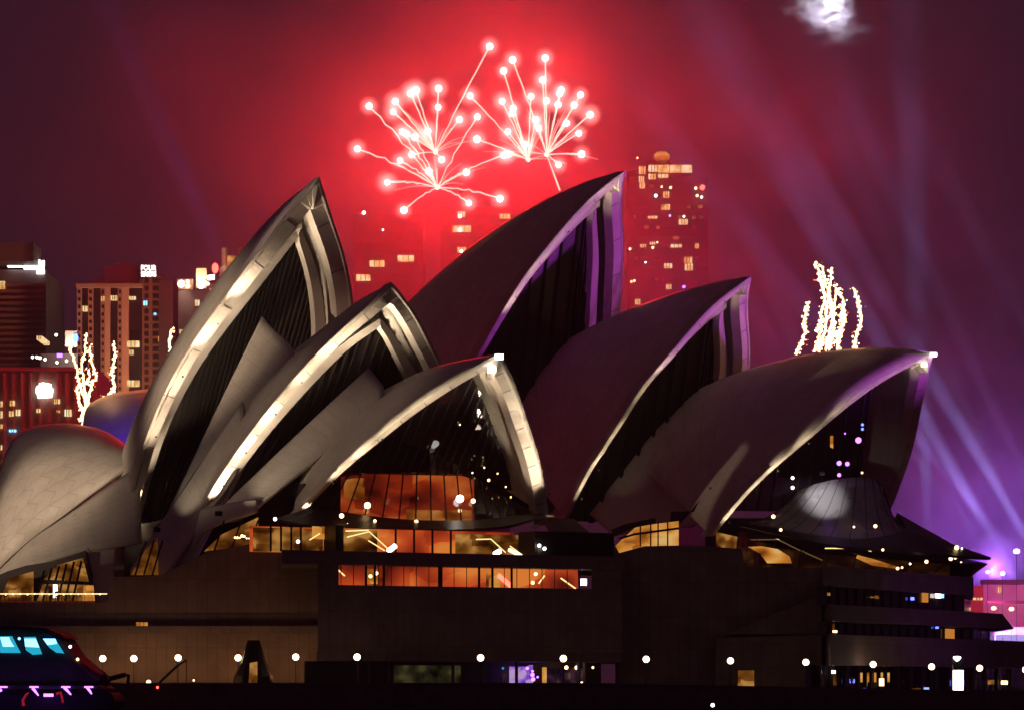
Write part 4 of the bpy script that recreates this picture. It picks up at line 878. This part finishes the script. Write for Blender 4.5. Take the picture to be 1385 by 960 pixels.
b = MB(); b.box(at(313, 353, Y), (2.2, 2, 2.8)); b.build('lit_box', M['gold'], t)
point('roof_light', at(310, 352, Y - 3), 3e3, (1, .7, .4), .5, t)
b = MB(); b.ball(at(291, 363, Y - 2), .9, 2, (1, 1, 1.6)); b.build('red_lamp', M['redlamp'], t)
# low buildings at the left
Y = 760.0
t = tower('brown_building', 'low brown waterfront building with a bright white lit emblem', 'building', -60, 132, 500, Y, 30, redb)
for k in range(16): tp(t, 'pilaster', -56 + k * 12, -53 + k * 12, 504, 700, Y, .6, redb)
tp(t, 'cornice', -60, 133, 497, 502, Y, 1, redb)
windows(t, [(0, 543, 4, 550), (14, 542, 20, 549), (0, 556, 4, 565), (13, 556, 19, 563), (22, 554, 28, 562), (74, 540, 81, 546), (88, 554, 97, 563), (50, 553, 55, 558), (77, 555, 81, 558), (0, 602, 3, 608), (4, 623, 10, 628), (0, 574, 4, 579)], Y, .9)
windows(t, [(14, 606, 18, 611), (13, 581, 22, 584)], Y, .9, M['cabin'])
b = MB(); b.profile([(49, 523), (53, 520), (53, 518), (58, 517), (69, 519), (69, 523), (72, 526), (71, 532), (70, 537), (51, 538), (50, 533), (48, 530)], Y - 1.2, .4); b.build('emblem', M['white'], t)
Y = 860.0
t = tower('sign_block', 'small pale block with a blue and white lit sign beside the hotel', 'building', 55, 105, 478, Y, 20, dkb)
tp(t, 'sign_box', 90, 106, 449, 470, Y, 2.5, surf('sign_face', (.7, .6, .5), .6)); b = MB(); b.profile([(99, 452), (104, 451), (106, 456), (105, 462), (100, 463), (98, 457)], Y - 2.8, .2); b.build('emblem', emit('blue_sign', (.15, .3, 1), 4), t)
point('sign_light', at(95, 472, Y - 6), 3e3, (1, .8, .6), .5, t)
windows(t, [(60, 462, 67, 467)], Y, 14)
for q, y in ((44, 483), (50, 483), (54, 484), (61, 486), (76, 453), (77, 490), (90, 488)):
    b = MB(); b.ball(at(q, y, Y - 16), .35, 1); b.build('lamp', M['white'], t)
b = MB(); b.profile([(77, 478), (84, 478), (84, 483), (77, 483)], Y - 16, .3); b.build('violet_lamp', M['purple'], t)
# towers fading in the red smoke behind the sails
def faint(label, px0, px1, py, Y, wins, dots=(), crown=None):
    t = tower('apartment_tower', label, 'apartment tower', px0, px1, py, Y, 35, dkb)
    for k in range(int((620 - py) / 14)): tp(t, 'floor_band', px0 + 1, px1 - 1, py + 9 + k * 14, py + 10.5 + k * 14, Y, .3, dkb)
    windows(t, wins, Y, .9)
    for q, y, rr, mt in dots: b = MB(); b.ball(at(q, y, Y - 1.4), rr, 1); b.build('window_lamp', M[mt], t)
    return t
faint('smoke veiled tower with three small lit windows right of the tallest floodlit shell', 478, 572, 290, 960, [(482, 372, 501, 380), (500, 353, 520, 361), (538, 346, 560, 354)], [(492, 288, .5, 'white'), (518, 311, .25, 'white')])
faint('smoke veiled tower with four dim windows below the left firework burst', 596, 690, 280, 1000, [(612, 306, 637, 314), (619, 287, 629, 294), (619, 335, 630, 342), (676, 290, 690, 296)], [(622, 293, .5, 'white'), (624, 340, .45, 'white'), (622, 311, .5, 'white')])
t = faint('tall smoke veiled tower with a lit glass crown right of the biggest dark shell', 851, 958, 240, 1040, [(864, 226, 873, 236), (877, 224, 889, 233), (890, 224, 936, 234), (877, 236, 887, 243), (890, 236, 904, 241), (864, 239, 871, 247), (865, 248, 872, 255), (897, 260, 905, 268), (894, 277, 906, 284), (876, 293, 889, 296), (918, 297, 930, 304), (907, 331, 922, 335), (898, 357, 909, 363), (925, 348, 936, 356), (926, 357, 937, 366), (940, 330, 945, 336), (901, 385, 908, 391), (859, 405, 866, 412), (866, 331, 874, 335), (879, 328, 886, 331)],
          [(907, 254, .4, 'warm'), (887, 265, .5, 'white'), (895, 253, .3, 'warm'), (906, 292, .35, 'cabin'), (925, 293, .35, 'white'), (883, 335, .4, 'warm'), (852, 337, .4, 'warm'), (873, 355, .3, 'white'), (889, 328, .3, 'warm'), (941, 255, .45, 'warm'), (950, 254, .8, 'redlamp'), (943, 265, .45, 'warm'), (949, 267, .4, 'white'), (854, 381, .35, 'warm'), (858, 380, .35, 'warm'), (925, 388, .5, 'purple'), (862, 214, .3, 'warm')])
rw = random.Random(5)
for _ in range(22):
    q, y = rw.uniform(855, 948), rw.choice([254, 268, 282, 296, 310, 324, 338, 352, 366, 380, 394]); windows(t, [(q, y - 4, q + rw.uniform(2, 6), y)], 1040, .7, M['goldb'])
b = MB(); b.lathe([(9, Z(240, 1040)), (9, Z(222, 1040)), (8, Z(220, 1040)), (4, Z(214, 1040)), (3, Z(205, 1040))], (X(895, 1040), 1058, 0), 18); b.build('crown', redb, t)
b = MB(); b.lathe([(1.0, Z(217, 1038)), (2.0, Z(213, 1038)), (2.2, Z(207, 1038)), (1.2, Z(203, 1038))], (X(896, 1038), 1042, 0), 12); b.build('crown_lamp', M['gold'], t)
# far right: quay buildings under the violet lights
Y = 700.0
t = tower('quay_building', 'low building washed in pink light beyond the terraced front', 'building', 1330, 1420, 790, Y, 20, surf('pale_wall', (.6, .5, .5), .8))
tp(t, 'window_band', 1334, 1400, 812, 816, Y, .6, tg); windows(t, [(1350, 793, 1353, 801)], Y, .8)
tp(t, 'roof', 1326, 1425, 784, 790, Y - 1, 3, dkb)
t2 = tower('quay_terminal', 'long low quay terminal with a bright violet white roof edge', 'building', 1318, 1440, 848, Y - 40, 20, surf('terminal_wall', (.45, .4, .5), .7))
tp(t2, 'roof_light', 1348, 1440, 858, 868, Y - 40, .6, emit('violet_strip', (.55, .38, 1), .9)); windows(t2, [(1316, 808, 1328, 811)], Y - 40, 1)
LP = [(1344, 822, 'a'), (1368, 823, 'b')]
for q, y, mt, r_, lab in ((1344, 822, 'warm', .5, 'left of two peach lamps above the quay terminal roof'), (1368, 823, 'warm', .5, 'right of two peach lamps above the quay terminal roof'), (1375, 745, 'white', .6, 'white lamp high above the pink lit building'), (1356, 775, 'white', .45, 'white lamp on the roof of the pink lit building'), (1336, 773, 'warm', .4, 'peach lamp at the left end of the pink lit building roof'), (1380, 878, 'blue', .9, 'bright blue white lamp at the end of the lowest terrace')):
    t = thing('mast_light', at(q, 880, Y - 45), lab, 'light'); b = MB(); b.tube([at(q, 900, Y - 45), at(q, y, Y - 45)], .05, 5); b.build('mast', M['iron'], t)
    b = MB(); b.ball(at(q, y, Y - 45.4), r_ * .75, 2, (1.2, 1, .9)); b.build('lens', M[mt], t)
spot('quay_pink', (X(1440, 640), 640, 20), at(1375, 805, Y), 9e4, (1, .06, .3), 60, 1, .5); point('quay_violet', at(1362, 850, Y - 46), 2.2e4, (.45, .2, 1), .5); point('quay_violet', at(1345, 770, Y + 30), 9e4, (.40, .12, 1), .5)

# ------------------------------------------------------------------ search beams standing in the smoke
beams = [((295, 340), (140, 0), 3.0, 2.4e7, (.28, .14, .9), 'behind the tallest floodlit shell'),
         ((1010, 400), (935, 240), 4.0, 6e6, (.6, .2, .7), 'behind the tall veiled tower'), ((1050, 400), (1000, 250), 4.0, 6e6, (.55, .22, .75), 'right of the tall veiled tower'),
         ((1280, 500), (1190, 300), 4.2, 9e6, (.42, .32, .85), 'left of the fan over the prow'), ((1345, 560), (1245, 320), 4.0, 9e6, (.42, .32, .85), 'middle of the fan over the prow'),
         ((1350, 740), (1270, 600), 4.0, 2e7, (.36, .32, 1), 'low steep one behind the prow'), ((1385, 720), (1290, 560), 3.8, 2e7, (.36, .32, 1), 'second low one behind the prow'), ((1385, 640), (1310, 480), 3.0, 1.5e7, (.36, .32, 1), 'third low one by the right edge'),
         ((1215, 662), (1345, 430), 3.2, 1.2e7, (.42, .32, 1), 'crossing the fan towards the upper right'), ((1254, 700), (1248, 560), 4.6, 1.6e7, (.3, .35, 1), 'upright blue one behind the glass prow'), ((1385, 430), (1330, 330), 3.6, 6e6, (.42, .32, .9), 'topmost by the right edge'),
         ((1330, 700), (1215, 560), 3.0, 1.4e7, (.4, .25, 1), 'low slanting one beside the prow'),
         ((1385, 690), (1255, 520), 1.8, 1.1e7, (.5, .45, 1), 'thin one rising behind the prow tip'), ((1375, 745), (1318, 640), 1.8, 1.1e7, (.5, .45, 1), 'thin one above the pink lit building'), ((1362, 745), (1295, 640), 1.6, 1.1e7, (.5, .45, 1), 'thin one just right of the prow tip'), ((1385, 560), (1352, 440), 2.0, 8e6, (.5, .45, 1), 'steep thin one at the right edge'), ((1340, 745), (1240, 620), 1.6, 9e6, (.5, .45, 1), 'flattest thin one over the prow')]
for (x1, y1), (x0, y0), deg, e, c_, lab in beams:
    yb = 905.0; xs = x1 + (x1 - x0) * (yb - y1) / (y1 - y0); Yb = 720 + random.uniform(-20, 30)
    s_, d_ = at(xs, yb, Yb), at(x0, y0, Yb)
    t = thing('searchlight', Vector((s_.x, Yb, 2.4)), 'searchlight with a violet beam, ' + lab, 'searchlight', 'searchlights behind the opera house')
    b = MB(); dr = (d_ - s_).normalized(); b.tube([s_ - dr * .9, s_ - dr * .2], .5, 12, .6); b.build('drum', M['iron'], t); b = MB(); b.box(s_ - dr * 1.0 + Vector((0, 0, -1.2)), (1.0, .8, 1.6)); b.build('yoke', M['iron'], t)
    spot('beam', s_, d_, e * (.8 if x1 < 500 else .42 if y1 > 600 else .30), c_, deg, 1.0, .4, t)

# ------------------------------------------------------------------ fireworks
star_m = emit('burning_star', (1, .80, .74), 14); trail_m = emit('spark_trail', (1, .42, .34), 2.6); core_m = emit('burst_core', (1, .55, .42), 4)
fm, nt, N, K = newmat('halo_glow'); N.clear(); o_ = N.new('ShaderNodeOutputMaterial'); v_ = N.new('ShaderNodeEmission'); v_.inputs[0].default_value = (1, .26, .24, 1)  # emissive volume standing in for the lens bloom round each star
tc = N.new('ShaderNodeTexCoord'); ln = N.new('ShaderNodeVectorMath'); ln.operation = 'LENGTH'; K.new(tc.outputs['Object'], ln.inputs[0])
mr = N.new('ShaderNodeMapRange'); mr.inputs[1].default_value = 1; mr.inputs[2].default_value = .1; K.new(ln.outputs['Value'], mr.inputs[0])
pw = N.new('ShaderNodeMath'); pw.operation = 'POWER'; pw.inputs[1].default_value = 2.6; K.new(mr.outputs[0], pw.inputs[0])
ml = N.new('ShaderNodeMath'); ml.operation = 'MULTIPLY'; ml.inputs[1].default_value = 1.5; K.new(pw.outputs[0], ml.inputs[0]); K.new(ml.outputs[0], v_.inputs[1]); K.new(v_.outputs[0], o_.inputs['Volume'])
_f = MB().ball((0, 0, 0), 1, 3).build('star_halo', fm); halo_me = _f.data; bpy.data.objects.remove(_f)
def zz(p): return (440 + p[0] / 3.4625, 30 + p[1] / 3.4625)
B1 = ((525, 775), [(205, 395), (150, 595), (290, 752), (368, 882), (672, 848), (818, 828), (350, 650), (485, 700), (660, 705), (712, 445), (360, 515), (420, 540), (835, 625)])
B2 = ((515, 610), [(327, 372), (318, 422), (400, 335), (425, 320), (530, 312), (528, 400), (480, 513), (628, 458), (545, 645), (380, 525), (405, 622), (770, 115)])
B3 = ((950, 645), [(835, 230), (828, 372), (880, 405), (875, 430), (678, 347), (710, 550), (855, 515), (858, 620), (935, 575), (985, 458), (963, 350)])
B4 = ((1037, 622), [(877, 178), (1030, 170), (1018, 272), (1035, 370), (1105, 318), (1098, 335), (1195, 342), (1165, 390), (1090, 388), (1240, 435), (1130, 475), (1187, 522), (1200, 620), (1092, 670), (1000, 500)])
LB = ['lowest left red firework burst with crooked white trails spreading sideways', 'upper left red firework burst fanning upward', 'upper middle red firework burst reaching left', 'right red firework burst fanning upward in straight trails']
for bi, (cc, stars) in enumerate((B1, B2, B3, B4)):
    ctr = at(*zz(cc), YF); t = thing('firework_burst', ctr, LB[bi], 'firework', 'red firework bursts over the roof')
    MB().ball(ctr, .42, 2).build('burst_core', core_m, t)
    for s_ in stars:
        r2 = math.hypot(s_[0] - cc[0], s_[1] - cc[1]); dY = random.choice((-1, 1)) * math.sqrt(max(0, 380 ** 2 - min(r2, 380) ** 2)) * .022
        p = at(*zz(s_), YF + dY)
        st_ = MB().ball(p, random.uniform(.46, .6), 2).build('star', star_m, t, smooth=True)
        halo_ = bpy.data.objects.new('star_halo', halo_me); C.objects.link(halo_); halo_.location = p; halo_.scale = (random.uniform(2.3, 3.1),) * 3; halo_.parent = st_
        pts = []; n = 12; wob = .07 if bi == 0 else .02; ph = random.random() * 9
        for k in range(n + 1):
            u = k / n; q = ctr + (p - ctr) * u; q.z += 1.2 * math.sin(math.pi * u) * (p - ctr).length / 22 * (.7 if bi == 0 else .25)
            a = wob * (p - ctr).length * .12 * math.sin(math.pi * u)
            q += Vector((math.sin(k * 2.1 + ph), math.cos(k * 1.3 + ph) * .3, math.cos(k * 2.7 + ph))) * a * 1.6; pts.append(q)
        MB().tube(pts, .09, 5, .13).build('trail', trail_m, t)
        point('star_light', p + Vector((0, -.9, 0)), 6.5e3, (1, .014, .016), .5, t)
    if bi == 3:
        q = at(*zz((1098, 790)), YF); MB().tube([ctr + (q - ctr) * (k / 6) for k in range(7)], .07, 5, .18).build('trail', trail_m, t)
    for k in range(12):
        a = random.uniform(0, 2 * math.pi); ln_ = random.uniform(4, 10); e_ = ctr + Vector((math.cos(a) * ln_, random.uniform(-5, 5), abs(math.sin(a)) * ln_ * 1.1 - 1.5))
        MB().tube([ctr + (e_ - ctr) * (i / 5) + Vector((0, 0, .5 * math.sin(math.pi * i / 5))) for i in range(6)], .05, 4, .02).build('trail', trail_m, t)
    point('burst_light', ctr, 9e4, (1, .010, .013), 1.5, t)
for a, c_ in (((905, 690), (890, 720)), ((1018, 690), (1003, 840)), ((925, 700), (845, 800))):
    pass
# gold fountains on the roofs
gold_m = emit('gold_sparks', (1, .62, .30), 5); ember = emit('ember', (1, .25, .08), 2)
def fountain(strokes, Y, conv, label, r=.16, e=2e3):
    x0, y0 = conv(strokes[0][0]); t = thing('spark_fountain', at(x0, y0, Y), label, 'firework', 'gold spark fountains on the roofs')
    for st in strokes:
        b = MB(); pts = [at(*conv(p), Y + random.uniform(-.5, .5)) for p in st]; pts = smooth_poly(pts, 5 * len(st))
        pts = [p + Vector((random.gauss(0, .10), random.gauss(0, .2), random.gauss(0, .08))) for p in pts]; b.tube(pts, r * 1.15, 5, r * .75)
        for p in pts:
            for _ in range(2): b.ball(p + Vector((random.gauss(0, .20), random.gauss(0, .3), random.gauss(0, .2))), random.uniform(.07, .2), 1)
        b.build('spark_trail', gold_m, t)
        b = MB()
        for p in pts[::2]: b.ball(p + Vector((random.gauss(0, .36), random.gauss(0, .3), random.gauss(0, .3))), random.uniform(.05, .12), 1)
        b.build('ember', ember, t)
    m_ = at(*conv(strokes[len(strokes) // 2][-1]), Y - 2); point('fountain_light', m_, e, (1, .5, .2), .5, t)
cr = lambda p: (1070 + p[0] / 6.4, 340 + p[1] / 6.4)
fountain([[(45, 895), (95, 780), (125, 700), (115, 630), (135, 520), (148, 440)], [(195, 870), (250, 700), (265, 520), (290, 420), (260, 250), (205, 90)], [(250, 850), (300, 640), (310, 460), (330, 380), (290, 250), (262, 125)], [(330, 850), (370, 640), (350, 480), (330, 340), (350, 230), (340, 150)], [(300, 850), (360, 600), (380, 420), (390, 320)], [(400, 840), (430, 650), (440, 540), (460, 460), (420, 370), (390, 320)],
          [(380, 790), (440, 690), (460, 570), (440, 480)], [(220, 690), (280, 600), (340, 560), (320, 420), (270, 330), (240, 180)], [(250, 800), (350, 760), (420, 680)], [(560, 830), (560, 740), (595, 640), (600, 540), (580, 440), (545, 330)]], 556, cr, 'tall gold spark fountain rising behind the rightmost dark shell')
cl = lambda p: (p[0] / 3.2, 300 + p[1] / 3.2)
fountain([[(372, 895), (385, 800), (350, 720), (335, 650), (320, 600), (300, 530)], [(360, 890), (370, 760), (355, 650), (370, 560), (375, 490)], [(345, 860), (375, 790), (400, 690), (415, 680), (395, 600), (388, 540)], [(375, 880), (345, 780), (335, 715), (380, 690), (385, 640)], [(445, 775), (475, 740), (495, 715), (485, 650), (495, 590), (498, 530)]], 620, cl, 'gold spark fountain left of the tallest floodlit shell, behind the rounded shell', .17)
fountain([[(725, 605), (735, 560), (735, 510), (742, 468)]], 620, cl, 'single short gold spark stream beside the tallest floodlit shell', .2, 6e2)

# ------------------------------------------------------------------ moon behind cloud
MY = 1620.0
mp_ = at(1117, 22, MY)
b = MB(); b.ball((0, 0, 0), 1, 4); o = b.build('moon', emit('moonlit', (.85, .85, 1), 2.2), smooth=True); o.location = mp_; o.scale = (2.8, 2.8, 2.8); tag(o, 'white moon breaking through cloud at the top right', 'moon')
for dx, dz, dy, sx, sz, seed, den in ((0, 0, -14, 15, 10, 3, .85), (-9, 2, -10, 14, 9, 11, .12), (5, -7, -10, 20, 10, 7, .06)):
    c_ = smoke(mp_ + Vector((dx, dy, dz)), (sx, 6, sz), vol_mat('moonlit_cloud', den, (.9, .9, .95), .3, (2.2, -.9, 1.5, seed, .1)), 'thin cloud lit by the moon'); c_.name = 'cloud'
point('moonshine', mp_ + Vector((1, -5, 1)), 4.5e4, (.85, .8, 1), 2)
spot('show_light', (X(110, 572), 572, Z(600, 572)), at(165, 572, 604), 1.5e4, (.16, .06, 1), 50, 1, 1)
spot('street_glow', (X(185, 884), 884, 14), at(150, 430, 930), 3.5e5, (1, .42, .2), 60, 1, 2); spot('street_glow', (X(30, 700), 700, 12), at(60, 560, 760), 2.5e4, (1, .3, .2), 80, 1, 2)
